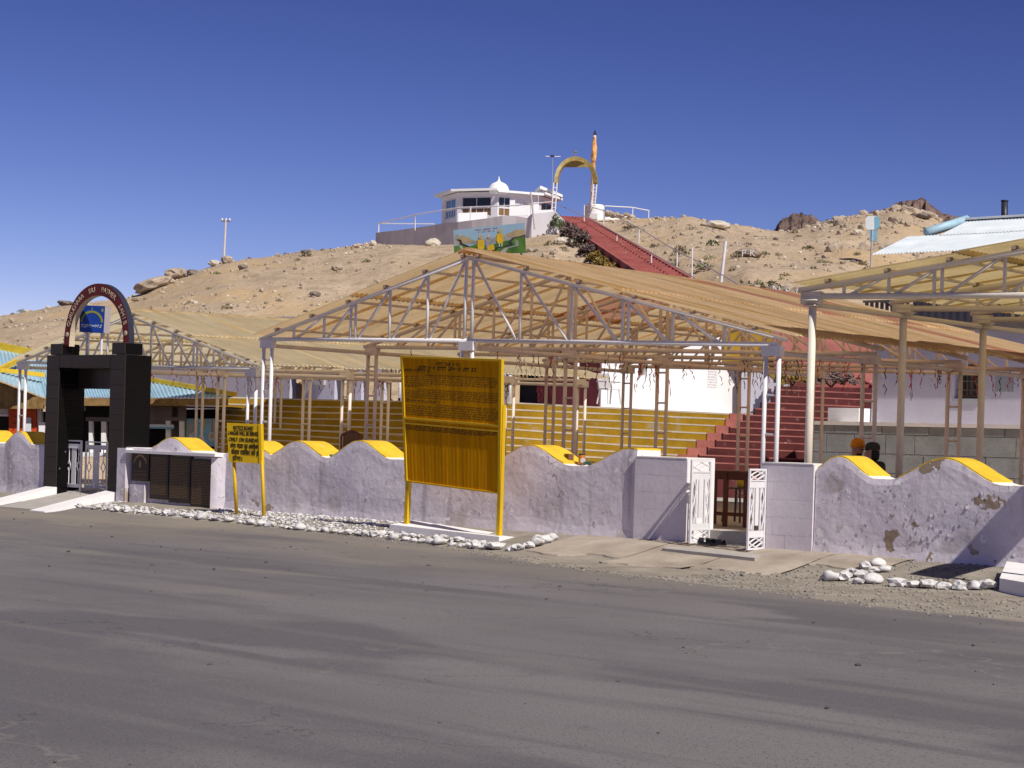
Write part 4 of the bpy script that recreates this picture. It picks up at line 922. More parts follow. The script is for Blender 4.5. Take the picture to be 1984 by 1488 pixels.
vg = MB(); vg.tube(W(s0 + 1.25, trd - .05, zr_ + .02), W(s0 + .75, te + (trd - te) * .55, lerp(ze, zr_, .55) + .1), .17, 10); part('verge_roll', vg, MAT['tin_blue'], HB, True)
mb = MB(); mb.box(W(s0 + 2.7, te + .7, 2), D * 14, N * (trd - te + 2.5), UP * (ze - 1.95)); part('wall', mb, MAT['wood_brown'], HB)
mb = MB(); back = [W(s0 + 1.36, trd + .05, zr_ - .05), W(s0 + 17, trd + .05, zr_ - .05), W(s0 + 17, trd + 4.5, ze), W(s0 + 1.36, trd + 4.5, ze)]; mb.hexa([v - UP * .05 for v in back], back); part('rear_slope', mb, MAT['tin_pale'], HB)
p = far(at(1947, 424, 54)); q = far(at(1946.5, 390, 54)); mb = MB(); mb.tube(p - UP * .8, q, .12, 10); mb.tube(q, q + UP * .04, .14, 10); part('chimney_pipe', mb, MAT['steel_dark'], HB, True)
# pole with the blue and white box
PB = root('box_lamp', on_hill(1687, 520, 60) or at(1687, 520, 66), 'pale blue and white box lamp on a thin pole in front of the stony hill', 'lamp'); Yp = WL[PB.name].y
mb = MB(); mb.tube(at(1687, 524, Yp), at(1690, 446, Yp), .05, 8); part('pole', mb, MAT['pipe_grey'], PB)
mb = MB(); mb.prism([at(x, y, Yp) for x, y in ((1677, 425), (1680, 419), (1697, 418), (1702, 422), (1702, 441), (1697, 445), (1681, 445), (1677, 440))], Vector((.1, .35, 0))); part('upper_box', mb, MAT['tin_pale'], PB)
mb = MB(); mb.prism([at(x, y, Yp - .02) for x, y in ((1695, 419), (1703, 421), (1703, 441), (1695, 444))], Vector((.1, .39, 0))); part('box_face', mb, MAT['lamp_blue'], PB)
mb = MB(); mb.prism([at(x, y, Yp) for x, y in ((1684, 446), (1698, 446), (1697, 467), (1685, 467))], Vector((.1, .3, 0))); part('lower_box', mb, MAT['lamp_blue'], PB)
# long white building on the upper terrace, its front tinted with shade
c0 = at(1165, 760, 56.5); sW, tW = st(c0); zf = at(1165, 787, 56.5).z - .1
WB = root('terrace_building', W(sW, tW, zf), 'flat roofed terrace building, sunlit white on its right side and shaded lilac in front', 'building')
Ff = face(W(sW, tW, zf), N, D); Lw = st(ats(1446, 740, sW))[1] - tW
wq0, wq1, wz0, wz1 = st(ats(1237, 710, sW))[1] - tW, st(ats(1254, 710, sW))[1] - tW, ats(1245, 727, sW).z, ats(1245, 690, sW).z
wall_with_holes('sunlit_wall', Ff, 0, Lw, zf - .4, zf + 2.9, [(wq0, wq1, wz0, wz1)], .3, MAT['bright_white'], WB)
window(Ff, wq0 + .02, wq1 - .02, wz0 + .01, wz1 - .01, WB, 'w', 1, .2, 'wood_brown', 'glass_dark', .06)
nt0, nt1 = st(ats(1371, 735, sW))[1] - tW, st(ats(1390, 735, sW))[1] - tW
mb = MB(); rnd = random.Random(4)
for k in range(9): z = ats(1380, 712 + 5 * k, sW).z; glyphs(mb, lambda u, v: Ff(u, v, .004), nt0, nt1, z, .045, rnd)
part('painted_writing', mb, MAT['pipe_grey'], WB)
Fs = face(W(sW, tW, zf), -D, -N)
doors = []
for x0, x1, y0 in ((561, 585, 706), (648, 679, 712), (700, 727, 715), (744, 776, 716), (978, 1074, 726)):
    a0, a1 = sorted((sW - st(att(x0, 760, tW))[0], sW - st(att(x1, 760, tW))[0])); doors.append((a0, a1, zf - .02, min(zf + 2.4, att(x0, y0 - 8, tW).z)))
wall_with_holes('shaded_wall', Fs, .32, 26, zf - .4, zf + 2.9, doors, .3, MAT['shade_lilac_wall'], WB)
for a0, a1, z0, z1 in doors:
    mb = MB(); fbox(mb, Fs, a0, a1, z0, z1, -.7, -.75); part('doorway', mb, MAT['dark_room'], WB)
    mb = MB(); fbox(mb, Fs, a0 + .03, lerp(a0, a1, .42), z0, z1, -.22, -.28); part('door', mb, MAT['maroon_panel'] if a0 < 8 else MAT['dark_room'], WB)
for x0, x1 in ((1076, 1116), (1120, 1163)):
    a0, a1 = sorted((sW - st(att(x0, 760, tW))[0], sW - st(att(x1, 760, tW))[0])); mb = MB(); fbox(mb, Fs, a0, a1, zf - .05, zf + 1.5, .06, .004); part('maroon_panel', mb, MAT['maroon_panel'], WB)
mb = MB(); fbox(mb, Fs, -.25, 26.2, zf + 2.902, zf + 3.05, .30, -9); part('roof_slab', mb, MAT['coping'], WB)
a0 = sW - st(att(632, 737, tW))[0]; a1 = sW - st(att(614, 737, tW))[0]; mb = MB(); a0, a1 = sorted((a0, a1)); zz = att(622, 738, tW).z; fbox(mb, Fs, a0, a1, zz - .14, zz + .14, .12, .004)
solo('air_vent', mb, MAT['pipe_grey'], 'grey vent box on the shaded wall of the terrace building', 'vent')
# thin white posts on the terrace
for x, y0, y1, lab in ((988, 702, 780, 'thin white pole on the upper terrace just right of the large signboard'), (1119, 690, 783, 'thin white pole on the upper terrace before the maroon panel'), (775, 720, 771, 'thin white pole on the upper terrace just left of the large signboard')):
    mb = MB(); mb.tube(at(x - 1, y1, 54.5), at(x + 1, y0, 54.5), .045, 8); solo('white_pole', mb, MAT['pipe_white'], lab, 'pole', smo=True)
# plastic chair
CH = root('plastic_chair', at(1180, 783, 55), 'white plastic armchair on the terrace against the sunlit white wall', 'chair'); c = WL[CH.name]
A = Vector((.8, .6, 0)); B = Vector((-.6, .8, 0))
mb = MB(); mb.box(c - A * .24 - B * .22 + UP * .42, A * .48, B * .46, UP * .035); part('seat', mb, MAT['plastic_white'], CH)
mb = MB(); mb.hexa([c - A * .24 + B * .20 + UP * .45, c + A * .24 + B * .20 + UP * .45, c + A * .24 + B * .25 + UP * .45, c - A * .24 + B * .25 + UP * .45], [c - A * .22 + B * .32 + UP * .9, c + A * .22 + B * .32 + UP * .9, c + A * .22 + B * .36 + UP * .9, c - A * .22 + B * .36 + UP * .9]); part('backrest', mb, MAT['pipe_grey'], CH)
for i in (-1, 1):
    for j in (-1, 1): mb = MB(); mb.tube(c + A * .25 * i + B * .25 * j, c + A * .21 * i + B * .18 * j + UP * .43, .025, 6); part('leg', mb, MAT['plastic_white'], CH)
    mb = MB(); mb.bar(c + A * .25 * i - B * .2 + UP * .64, c + A * .25 * i + B * .28 + UP * .66, .05, .03); part('armrest', mb, MAT['plastic_white'], CH)
# ---------------------------------------------------------------- shops under the blue tin roof at the left
YS = 50.5
SH = root('shop_row', at(250, 860, YS), 'low shop row under a pale blue tin roof with yellow ridge strips', 'building')
ev = [(-40, 752), (84, 769), (300, 770), (441, 771)]
P = lambda x, y, Y: at(x, y, Y)
zE = P(300, 770, YS).z
rp = [P(-60, 664, 56), P(62, 689, 55), P(290, 738, 53), P(456, 768.5, YS + .2), P(441, 771, YS), P(84, 769, YS), P(-60, 713, YS - 1.5)]
mb = MB(); mb.add([rp[0], rp[1], rp[5], rp[6]], [(0, 1, 2, 3)]); mb.add([rp[1], rp[2], rp[4], rp[5]], [(0, 1, 2, 3)]); mb.add([rp[2], rp[3], rp[4]], [(0, 1, 2)])
mb2 = MB()
def ribbed(a, b, c, d, n):               # quad a-b top, d-c bottom, made as a corrugated surface
    m = MB(); nn = (b - a).cross(d - a).normalized() * .02
    for i in range(n + 1):
        f = i / n; o = nn * (1 if i % 2 else -1); m.v += [a.lerp(b, f) + o, d.lerp(c, f) + o]
    m.f = [(2 * i, 2 * i + 2, 2 * i + 3, 2 * i + 1) for i in range(n)]; m.m = [0] * n; return m
for k in range(4):
    f0, f1 = k / 4, (k + 1) / 4; part('roof_sheet', ribbed(rp[1].lerp(rp[2], f0), rp[1].lerp(rp[2], f1), rp[5].lerp(rp[4], f1 * .62), rp[5].lerp(rp[4], f0 * .62), 20), MAT['tin_blue'], SH)
part('roof_sheet', ribbed(rp[2], rp[3], rp[4], rp[5].lerp(rp[4], .62), 36), MAT['tin_blue'], SH)
for k in range(2):
    f0, f1 = k / 2, (k + 1) / 2; part('roof_sheet', ribbed(rp[0].lerp(rp[1], f0), rp[0].lerp(rp[1], f1), rp[6].lerp(rp[5], f1), rp[6].lerp(rp[5], f0), 16), MAT['tin_blue'], SH)
def strip(a, b, w, nm='ridge_strip', m='hump_yellow'):
    mb = MB(); mb.bar(a, b, .10, w); part(nm, mb, MAT[m], SH)
o = Vector((0, -.06, .05))
strip(P(-60, 664, 56) + o, P(64, 690, 55) + o, .30); strip(P(64, 690, 55) + o, P(290, 738.5, 53) + o, .16); strip(P(289, 738.5, 53) + o, P(457, 768, YS + .1) + o, .12)
strip(P(0, 720, 51.0) + o, P(42, 699, 53) + o, .14, 'hip_strip'); strip(P(-4, 720, 51) + o, P(86, 730, 52) + o, .12, 'hip_strip')
# brown awning edge
for a, b, y0, y1, y2, y3 in ((-50, 84, 721, 772, 792, 792), (84, 300, 771, 771, 786, 786), (300, 441, 771, 772, 786, 786)):
    n = 12 if a < 0 else 10
    for k in range(n):
        f0, f1 = k / n, (k + 1) / n; x0, x1 = lerp(a, b, f0), lerp(a, b, f1); m = MB(); j = .06 * (k % 2)
        m.prism([P(x0 + .2, lerp(y0, y1, f0) + .5, YS - .1), P(x1 - .2, lerp(y0, y1, f1) + .5, YS - .1), P(x1 - .2, lerp(y2, y3, f1), YS - .1), P(x0 + .2, lerp(y2, y3, f0), YS - .1)], Vector((0, .08 + j, 0))); part('awning_board', m, MAT['awning_brown'], SH)
mb = MB(); mb.prism([P(-80, 800, YS + 3.0), P(440, 792, YS + 3.0), P(440, 880, YS + 3.0), P(-80, 880, YS + 3)], Vector((0, .2, 0))); part('back_wall', mb, MAT['dark_room'], SH)
mb = MB(); a, b = P(-80, 780, YS), P(446, 788, YS); mb.hexa([a - UP * .02, b - UP * .02, b + Vector((0, 3.2, -.02)), a + Vector((0, 3.2, -.02))], [a, b, b + Vector((0, 3.2, 0)), a + Vector((0, 3.2, 0))]); part('ceiling', mb, MAT['wood_brown'], SH)
def panel(nm, x0, x1, y0, y1, m, Y=YS + .5, th=.12, lab=None):
    mb = MB(); mb.prism([P(x0, y0, Y), P(x1, y0 + (x1 - x0) * .02, Y), P(x1, y1 + (x1 - x0) * .02, Y), P(x0, y1, Y)], Vector((0, th, 0))); return part(nm, mb, MAT[m], SH, label=lab)
panel('shop_front', 290, 333, 785, 822, 'shop_grey'); panel('shop_front', 333, 345, 786, 868, 'shop_grey', YS + .8); panel('lintel', 216, 360, 806, 813, 'shop_grey', YS + .45)
panel('shop_front', 345, 360, 786, 812, 'shop_grey')
panel('shop_sign', 288, 336, 822, 830, 'paper', YS + .3); panel('shop_sign_edge', 288, 336, 826.5, 830, 'poster_blue', YS + .28, .1)
for x0, x1 in ((321, 330), (347, 356), (172, 179), (196, 205), (71, 80)): panel('pillar', x0, x1, 815 if x0 > 100 else 788, 878, 'bright_white', YS + .45, .2)
panel('counter', 160, 208, 876, 884, 'bright_white', YS + .3, .3); panel('beam', 166, 212, 808, 816, 'shop_grey', YS + .45)
panel('shop_front', 166, 212, 787, 808, 'dark_room', YS + 1)
panel('grille_panel', -20, 16, 790, 805, 'paper', YS + .5); panel('sill_board', -20, 16, 802, 806, 'bright_white', YS + .45); panel('white_panel', 75, 88, 818, 870, 'bright_white', YS + .3)
op = panel('orange_panel', 17, 70, 787, 850, 'orange_red', YS + .3); mb = MB(); rnd = random.Random(2)
for k in range(3):
    a = P(24, 808 + 13 * k, YS + .29); glyphs(mb, lambda u, v: Vector((a.x + u, a.y - .004, a.z + v)), 0, .12, 0, .05, rnd)
part('writing', mb, MAT['maroon'], op); panel('notice_paper', 48, 60, 809, 838, 'paper', YS + .2, .02); 
panel('wood_post', 356, 360, 790, 868, 'hedge_ochre', YS + .6); 
mb = MB(); mb.prism([P(361, 811, YS + .6), P(417, 811, YS + .6), P(416, 865, YS + .6), P(361, 865, YS + .6)], Vector((0, .06, 0)))
PS = root('painted_board', P(390, 866, YS + .6), 'pale blue painted board with a ladle and figures on the shop front', 'painted board'); part('board', mb, MAT['poster_blue'], PS)
def blob(nm, pts, m, Y=YS + .585, th=.012): mb = MB(); mb.prism([P(x, y, Y) for x, y in pts], Vector((0, th, 0))); part(nm, mb, MAT[m], PS)
ell = lambda cx, cy, rx, ry, n=12: [(cx + rx * math.cos(2 * PI * k / n), cy + ry * math.sin(2 * PI * k / n)) for k in range(n)]
blob('painted_ladle', [(410, 812), (413, 812), (413, 838), (410, 838)], 'tin_orange'); blob('painted_bowl', ell(410, 846, 6, 9), 'cloth_white'); blob('painted_bowl', ell(411, 845, 3.6, 6), 'mural_tan', YS + .57)
blob('painted_figure', [(371, 812), (379, 812), (376, 840), (366, 846), (363, 830)], 'mural_grey'); blob('painted_figure', [(366, 842), (376, 836), (372, 856), (370, 864), (367, 858)], 'cloth_white', YS + .57); blob('painted_figure', [(390, 816), (398, 812), (399, 822), (393, 838), (389, 834)], 'mural_tan')
blob('painted_stream', [(386, 846), (392, 840), (400, 864), (390, 864)], 'paper')
# ---------------------------------------------------------------- the hilltop
TE = root('hilltop_terrace', at(960, 455, 111), 'round whitewashed retaining terrace on the hilltop under the pavilion', 'terrace')
TP = [(728, 451, 479, 119), (744, 449, 481, 117.5), (770, 446, 482, 116), (800, 442, 483, 114.5), (835, 437, 484, 113), (862, 432, 484, 112), (888, 430, 484, 111), (915, 426.5, 484, 110.2), (943, 423, 480, 109.6), (973, 418, 474, 109), (1000, 419, 470, 108.6), (1022, 422, 464, 108.2), (1030, 414.5, 462, 108), (1078, 409.5, 455, 108)]
top = [at(a, b, y) for a, b, c, y in TP]; bot = [at(a, c, y) for a, b, c, y in TP]
for k in range(len(TP) - 1):
    mb = MB(); i = Vector((0, .4, 0)); mb.hexa([bot[k] - UP * .5, bot[k + 1] - UP * .5, bot[k + 1] + i - UP * .5, bot[k] + i - UP * .5], [top[k], top[k + 1], top[k + 1] + i, top[k] + i])
    part('wall_section', mb, MAT['shaded_terrace_wall'] if k < 9 else MAT['pav_wall'], TE)  # left sections streaked, with their shade put into a darker colour
e = top[-1]; eb = bot[-1]; mb = MB(); mb.hexa([eb - UP * .4 + Vector((-.4, .4, 0)), eb - UP * .4 + Vector((0, .402, 0)), eb - UP * .4 + Vector((1.1, 8, 0)), eb - UP * .4 + Vector((.7, 8, 0))], [e + Vector((-.4, .402, 0)), e + Vector((0, .402, 0)), e + Vector((1.1, 8, 0)), e + Vector((.7, 8, 0))]); part('side_wall', mb, MAT['pav_white'], TE)
zt = at(980, 432, 112).z; mb = MB(); fl = [Vector((p.x, p.y + .41, min(p.z - .15, zt))) for p in top]; bkf = [Vector((p.x * 1.05 - .2, 127, min(p.z - .15, zt))) for p in top]
for a, b, c, d in zip(fl, fl[1:], bkf[1:], bkf): mb.hexa([a - UP * .3, b - UP * .3, c - UP * .3, d - UP * .3], [a, b, c, d])
part('floor', mb, MAT['coping'], TE)
# pavilion
PC = at(965, 400, 118.5); cx, cy = PC.x, PC.y; zf = zt
PV = root('hilltop_pavilion', Vector((cx, cy, zf)), 'white octagonal pavilion with a small dome and wide flat eaves on the hilltop', 'pavilion')
RW_, RE = 3.52, 4.05; z_top = at(965, 371, cy - RW_).z; z_eave = z_top
oc = lambda r, k, z: Vector((cx + r * math.cos(-PI / 2 + k * PI / 4), cy + r * math.sin(-PI / 2 + k * PI / 4), z))
for k in range(8):
    a, b = oc(RW_, k, zf), oc(RW_, k + 1, zf); L = (b - a).length; ax = (b - a).normalized(); nr = ax.cross(UP); F = face(a, ax, nr); ha = zf + .75; hb = z_top - .28
    if k == 7: op = [(.25, 1.95, ha, hb)] ; op = [(.28, L - .42, ha, hb)]
    elif k == 0: op = [(.06, .88, ha, hb), (1.5, 2.35, zf + .05, hb - .1)]
    elif k in (6, 1): op = [(.55, L - .3, ha, hb)]
    else: op = []
    wall_with_holes('wall_section', F, 0.0, L, zf - .8, z_top, op, .2, MAT['pav_wall'], PV)
    for (u0, u1, z0, z1) in op:
        if k == 0 and u0 > 1: mb = MB(); fbox(mb, F, u0, u1, z0, z1, -.12, -.18); part('door', mb, MAT['wall_paint'], PV); continue
        gm = 'glass_blue' if k == 6 else 'glass_dark'
        w1 = lerp(z0, z1, .46); window(F, u0 + .01, u1 - .01, w1, z1 - .01, PV, '', 2, .10, 'pav_wall', gm, .05); window(F, u0 + .01, u1 - .01, z0 + .01, w1 - .005, PV, '', 4 if u1 - u0 > 1 else 2, .10, 'pav_wall', gm if k == 6 else 'curtain', .06)
        if k == 7: mb = MB(); fbox(mb, F, lerp(u0, u1, .53), lerp(u0, u1, .75), w1 + .06, z1 - .06, -.13, -.16); part('curtain', mb, MAT['curtain'], PV)
for k in range(8):
    if k in (0,): zz = -.10
    else: zz = 0
    mb = MB(); c0, c1 = Vector((cx, cy, z_eave + .30 + zz)), Vector((cx, cy, z_eave + .42 + zz)); a, b = oc(RE, k + .012, z_eave + .02 + zz), oc(RE, k + .988, z_eave + .02 + zz)
    mb.add([c0, a, b, c1, a + UP * .13, b + UP * .13], [(0, 2, 1), (3, 4, 5), (1, 2, 5, 4), (0, 1, 4, 3), (2, 0, 3, 5)]); part('eave_slab', mb, MAT['pav_white'], PV)
prof = [(.86, -.05), (.92, .06), (.86, .12), (.84, .2), (.76, .42), (.58, .62), (.34, .74), (.16, .82), (.10, .92), (.05, 1.06), (.015, 1.26)]
d0 = at(966, 371, cy - 3.0); mb = MB(); mb.lathe(Vector((d0.x, d0.y, d0.z - .0)), [(r * .74, z * .74) for r, z in prof], 20); part('dome', mb, MAT['pav_white'], PV, True)
mb = MB(); mb.box(Vector((d0.x - .55, d0.y - .55, d0.z - .2)), Vector((1.1, 0, 0)), Vector((0, 1.1, 0)), UP * .18); part('dome_base', mb, MAT['pav_white'], PV)
mb = MB(); a = at(1047, 361.5, cy - 1.5); b = at(1090, 379, cy - .5); mb.hexa([a - UP * .1, b - UP * .1, b + Vector((-.3, 3, 0)), a + Vector((-.3, 3, 0))], [a + UP * .06, b + UP * .06, b + Vector((-.3, 3, .16)), a + Vector((-.3, 3, .16))]); part('tilted_roof_slab', mb, MAT['pav_white'], PV)
# entrance parapet blocks
for (x0, x1, y0, y1, Y, nm) in ((987, 1031, 399, 418, 113.6, 'white_parapet'), (988, 998, 388, 399, 113.6, 'white_parapet'), (1034, 1044, 392, 412, 113, 'white_parapet'), (888, 944, 413, 432, 113.2, 'white_parapet'), (1021, 1072, 408, 418, 112.5, 'white_parapet')):
    mb = MB(); mb.prism([at(x0, y0, Y), at(x1, y0 - (x1 - x0) * .04, Y), at(x1, y1, Y), at(x0, y1, Y)], Vector((0, .25, 0))); part(nm, mb, MAT['pav_white'], TE)
def rail(label, pts, posts, Y, m='pipe_white', r=.035, group=None):
    """pts: rail line in the picture with depth; posts: foot points under rail points"""
    P3 = [at(x, y, yy) for x, y, yy in pts]; rt = root('handrail', P3[0] - UP, label, 'handrail', group)
    mb = MB(); mb.path(P3, r, 8); part('rail', mb, MAT[m], rt)
    for (x, y, yy, h) in posts: p = at(x, y, yy); mb = MB(); mb.tube(p - UP * h, p, r, 8); part('post', mb, MAT[m], rt)
rail('white tube handrail round the left part of the hilltop terrace', [(734, 433, 119), (841, 434, 117)], [(734, 433, 119, .75)], 0)
rail('long white handrail rising along the hilltop terrace before the pavilion', [(734, 433, 118), (805, 416, 114), (888, 402, 111), (1000, 398, 109), (1030, 395, 108.3), (1068, 391, 108)], [(805, 416, 114, .95), (912, 401, 110.4, .9), (1029, 394, 108.3, 1.0)], 0)
rail('white handrail right of the flagpole base on the hilltop', [(1172, 399, 119.5), (1226, 402, 120), (1257, 408, 121)], [(1226, 402, 120, .75), (1257, 408, 121, .5)], 0)
# leaning pole by the entrance
mb = MB(); mb.path([at(1028, 373, 108.2), at(1031, 396, 108), at(1036, 444, 107.6)], .05, 6); solo('leaning_pole', mb, MAT['pipe_grey'], 'thin leaning pole against the lit terrace wall by the pavilion entrance', 'pole')
# gateway arch of thin lattice legs
AR = root('hilltop_arch', at(1110, 420, 119), 'slim arch of ochre tin on white lattice legs at the head of the red stair', 'arch'); Ya = 117.5
for (xb, yb, xt, yt, Yl) in ((1072, 412, 1076, 354, 116.5), (1149, 398, 1153, 357, 119)):
    lg = MB()
    for dx in (-3.4, 3.4): lg.tube(at(xb + dx, yb, Yl), at(xt + dx * .95, yt, Yl), .045, 6)
    l_ = part('lattice_leg', lg, MAT['pipe_white'], AR)
    for k in range(6):
        f0 = k / 6; x0 = lerp(xb, xt, f0); y0 = lerp(yb, yt, f0); b = MB(); b.tube(at(x0 - 3.4, y0, Yl), at(x0 + 3.4, y0, Yl), .025, 5); part('rung', b, MAT['pipe_white'], l_)
q = 28; fr, bk = [], []
for i in range(q + 1):
    a = PI * (1 - i / q); x = 1115 + 41.5 * math.cos(a); y = 355 - 52 * math.sin(a) ** .9; xi = 1114.5 + 34.5 * math.cos(a); yi = 355 - 44 * math.sin(a) ** .9; Y = lerp(116.5, 119, i / q)
    fr += [at(x, y, Y), at(xi, yi, Y)]
m = MB(); m.v = fr + [p + Vector((.1, .5, 0)) for p in fr]; o = len(fr)
for i in range(q):
    a = 2 * i; m.f += [(a, a + 1, a + 3, a + 2), (o + a, o + a + 2, o + a + 3, o + a + 1), (a, a + 2, o + a + 2, o + a), (a + 1, o + a + 1, o + a + 3, a + 3)]
m.m = [0] * len(m.f); part('arch_band', m, MAT['arch_gold'], AR)
mb = MB(); pl = [at(1115 + 34 * math.cos(PI * k / 14), 352 - 43 * math.sin(PI * k / 14) ** .9, 118.2) for k in range(3, 12)]; mb.prism(pl, Vector((0, .08, 0))); part('arch_panel', mb, MAT['arch_gold'], AR)
mb = MB(); p = at(1115, 303, 118); mb.tube(p, p + UP * .25, .03, 6); mb.lathe(p + UP * .28, [(.02, -.08), (.09, 0), (.02, .08)], 8); part('finial', mb, MAT['arch_gold'], AR)
# flagpole
FPr = root('flagpole', at(1147, 400, 120), 'tall flagpole wrapped in orange cloth with a dark blade tip', 'flagpole')
pA, pB = at(1146, 402, 120), at(1153, 250, 120)
mb = MB(); mb.tube(pA, pA.lerp(pB, .92), .11, 10, .09); part('pole', mb, MAT['pipe_tan'], FPr, True)
rr = random.Random(8)
ax = (pB - pA).normalized(); A = ax.orthogonal().normalized(); Bx = ax.cross(A); LF = (pB - pA).length
for f0, f1, r0, r1 in ((0, .40, .115, .10), (.39, .60, .10, .125), (.585, .90, .15, .10)):
    n, q = 26, 14; mb = MB()
    for i in range(n):
        f = i / (n - 1); r = lerp(r0, r1, f) * (1 + (.30 * math.sin(PI * min(1, f * 1.15)) if r0 > .14 else 0))
        for k in range(q):
            a = 2 * PI * k / q; rr_ = r * (1 + .16 * math.sin(3 * a + f * 9) + .10 * noise.noise(Vector((math.cos(a) * 2, math.sin(a) * 2, f * 9 + f0 * 20)))); mb.v.append(pA + ax * (LF * lerp(f0, f1, f)) + A * (rr_ * math.cos(a)) + Bx * (rr_ * math.sin(a)))
    mb.f = [(j * q + k, j * q + (k + 1) % q, (j + 1) * q + (k + 1) % q, (j + 1) * q + k) for j in range(n - 1) for k in range(q)] + [tuple(range(q - 1, -1, -1)), tuple(range((n - 1) * q, n * q))]; mb.m = [0] * len(mb.f)
    part('cloth_wrap', mb, MAT['cloth_orange'], FPr, True)
mb = MB(); a, b = pA.lerp(pB, .86), pA.lerp(pB, 1.0); A = Vector((1, 0, 0)); mb.add([a - A * .06, a + A * .06, a.lerp(b, .5) + A * .11, b, a.lerp(b, .5) - A * .11] + [p + Vector((0, .06, 0)) for p in (a - A * .06, a + A * .06, a.lerp(b, .5) + A * .11, b, a.lerp(b, .5) - A * .11)], [(0, 1, 2, 3, 4), (9, 8, 7, 6, 5)] + [(i, 5 + i, 5 + (i + 1) % 5, (i + 1) % 5) for i in range(5)]); part('blade_tip', mb, MAT['steel_dark'], FPr)
# white drum at its foot
c = at(1151, 424, 120); r = 19.5 * 120 / FOC; hz = at(1151, 398, 120).z - c.z
DR = root('flag_plinth', c, 'round white plinth at the foot of the orange flagpole', 'plinth')
mb = MB(); mb.lathe(c - UP * .3, [(r * .98, 0), (r, hz * .85 + .3), (r * 1.0, hz + .25), (r * .9, hz + .32)], 24); part('drum', mb, MAT['pav_white'], DR)
mb = MB(); a = at(1149, 419, 120 - r - .02); mb.cbox(a, .55, .06, .35, A=Vector((1, 0, 0)), B=Vector((0, 1, 0))); part('hatch', mb, MAT['coping'], DR)
mb = MB(); mb.prism([at(1174, 417, 120), at(1204, 417, 120.4), at(1244, 424, 121), at(1205, 427, 120.4), at(1172, 425, 120)], Vector((0, .6, 0))); solo('low_parapet', mb, MAT['pav_white'], 'low white parapet on the crest right of the flag plinth', 'parapet')
# aerial
AE = root('aerial', at(1071, 360, 124), 'thin television aerial standing beside the hilltop arch', 'aerial')
mb = MB(); mb.tube(at(1069, 400, 124), at(1071, 303, 124), .018, 5); part('mast', mb, MAT['pipe_grey'], AE)
mb = MB(); mb.tube(at(1057, 303, 124), at(1086, 303.5, 124), .03, 5); part('boom', mb, MAT['pipe_white'], AE)
mb = MB(); mb.cbox(at(1070, 302.5, 124), .28, .1, .12, A=Vector((1, 0, 0)), B=Vector((0, 1, 0))); part('junction_box', mb, MAT['steel_dark'], AE)
# painted board below the terrace
MC = [at(878, 446, 99), at(1016, 432, 97.5), at(1019, 490, 97.5), at(880, 494, 99)]
MU = root('mural_board', at(950, 495, 107), 'large painted board of green fields, road and three yellow figures below the pavilion', 'mural')
def MQ(u, v, o=0): p = MC[0].lerp(MC[1], u).lerp(MC[3].lerp(MC[2], u), v); return p + Vector((.05, -1, 0)) * o
mb = MB(); mb.hexa([MQ(0, 1, .1), MQ(1, 1, .1), MQ(1, 1, -.05), MQ(0, 1, -.05)], [MQ(0, 0, .1), MQ(1, 0, .1), MQ(1, 0, -.05), MQ(0, 0, -.05)]); part('board', mb, MAT['mural_sky'], MU)
for u in (.06, .35, .65, .94):
    p = MQ(u, .9, -.09); mb = MB(); mb.tube(Vector((p.x, p.y, hill_z(p.x, p.y) - .4)), p, .05, 6); part('post', mb, MAT['twig'], MU)
def mp(nm, pts, m, k): mb = MB(); mb.prism([MQ(u, v, .102 + .006 * k) for u, v in pts], Vector((0, .004, 0))); part(nm, mb, MAT[m], MU)
mp('painted_mountains', [(0, .25), (.06, .16), (.12, .36), (.2, .34), (.3, .5), (.4, .42), (.5, .46), (.58, .4), (.68, .42), (.76, .3), (.88, .24), (1, .2), (1, .6), (0, .62)], 'mural_grey', 0)
mp('painted_slope', [(.08, .3), (.14, .24), (.22, .36), (.3, .54), (.05, .55)], 'mural_tan', 1); mp('painted_slope', [(.74, .36), (.88, .2), (1, .24), (1, .42), (.8, .46)], 'mural_tan', 1)
mp('painted_field', [(0, .66), (.1, .62), (.2, .7), (.32, .62), (.5, .68), (.7, .58), (.82, .52), (1, .46), (1, 1), (0, 1)], 'mural_green', 2)
mp('painted_road', [(.05, .38), (.11, .42), (.12, .56), (.2, .66), (.28, .88), (.25, .88), (.17, .7), (.09, .6), (.08, .46), (.05, .42)], 'mural_dark', 3)
mp('painted_road', [(1, .40), (1, .44), (.85, .5), (.8, .6), (.83, .68), (.8, .74), (.62, .80), (.56, .96), (.52, .96), (.58, .78), (.78, .70), (.76, .62), (.82, .48)], 'mural_dark', 3)
mp('painted_river', [(.07, .66), (.11, .64), (.13, .76), (.24, .92), (.21, .94), (.1, .8)], 'mural_grey', 4); mp('painted_river', [(.86, .56), (.9, .58), (.9, .76), (.76, .82), (.72, .98), (.62, 1), (.7, .82), (.86, .74)], 'mural_grey', 4)
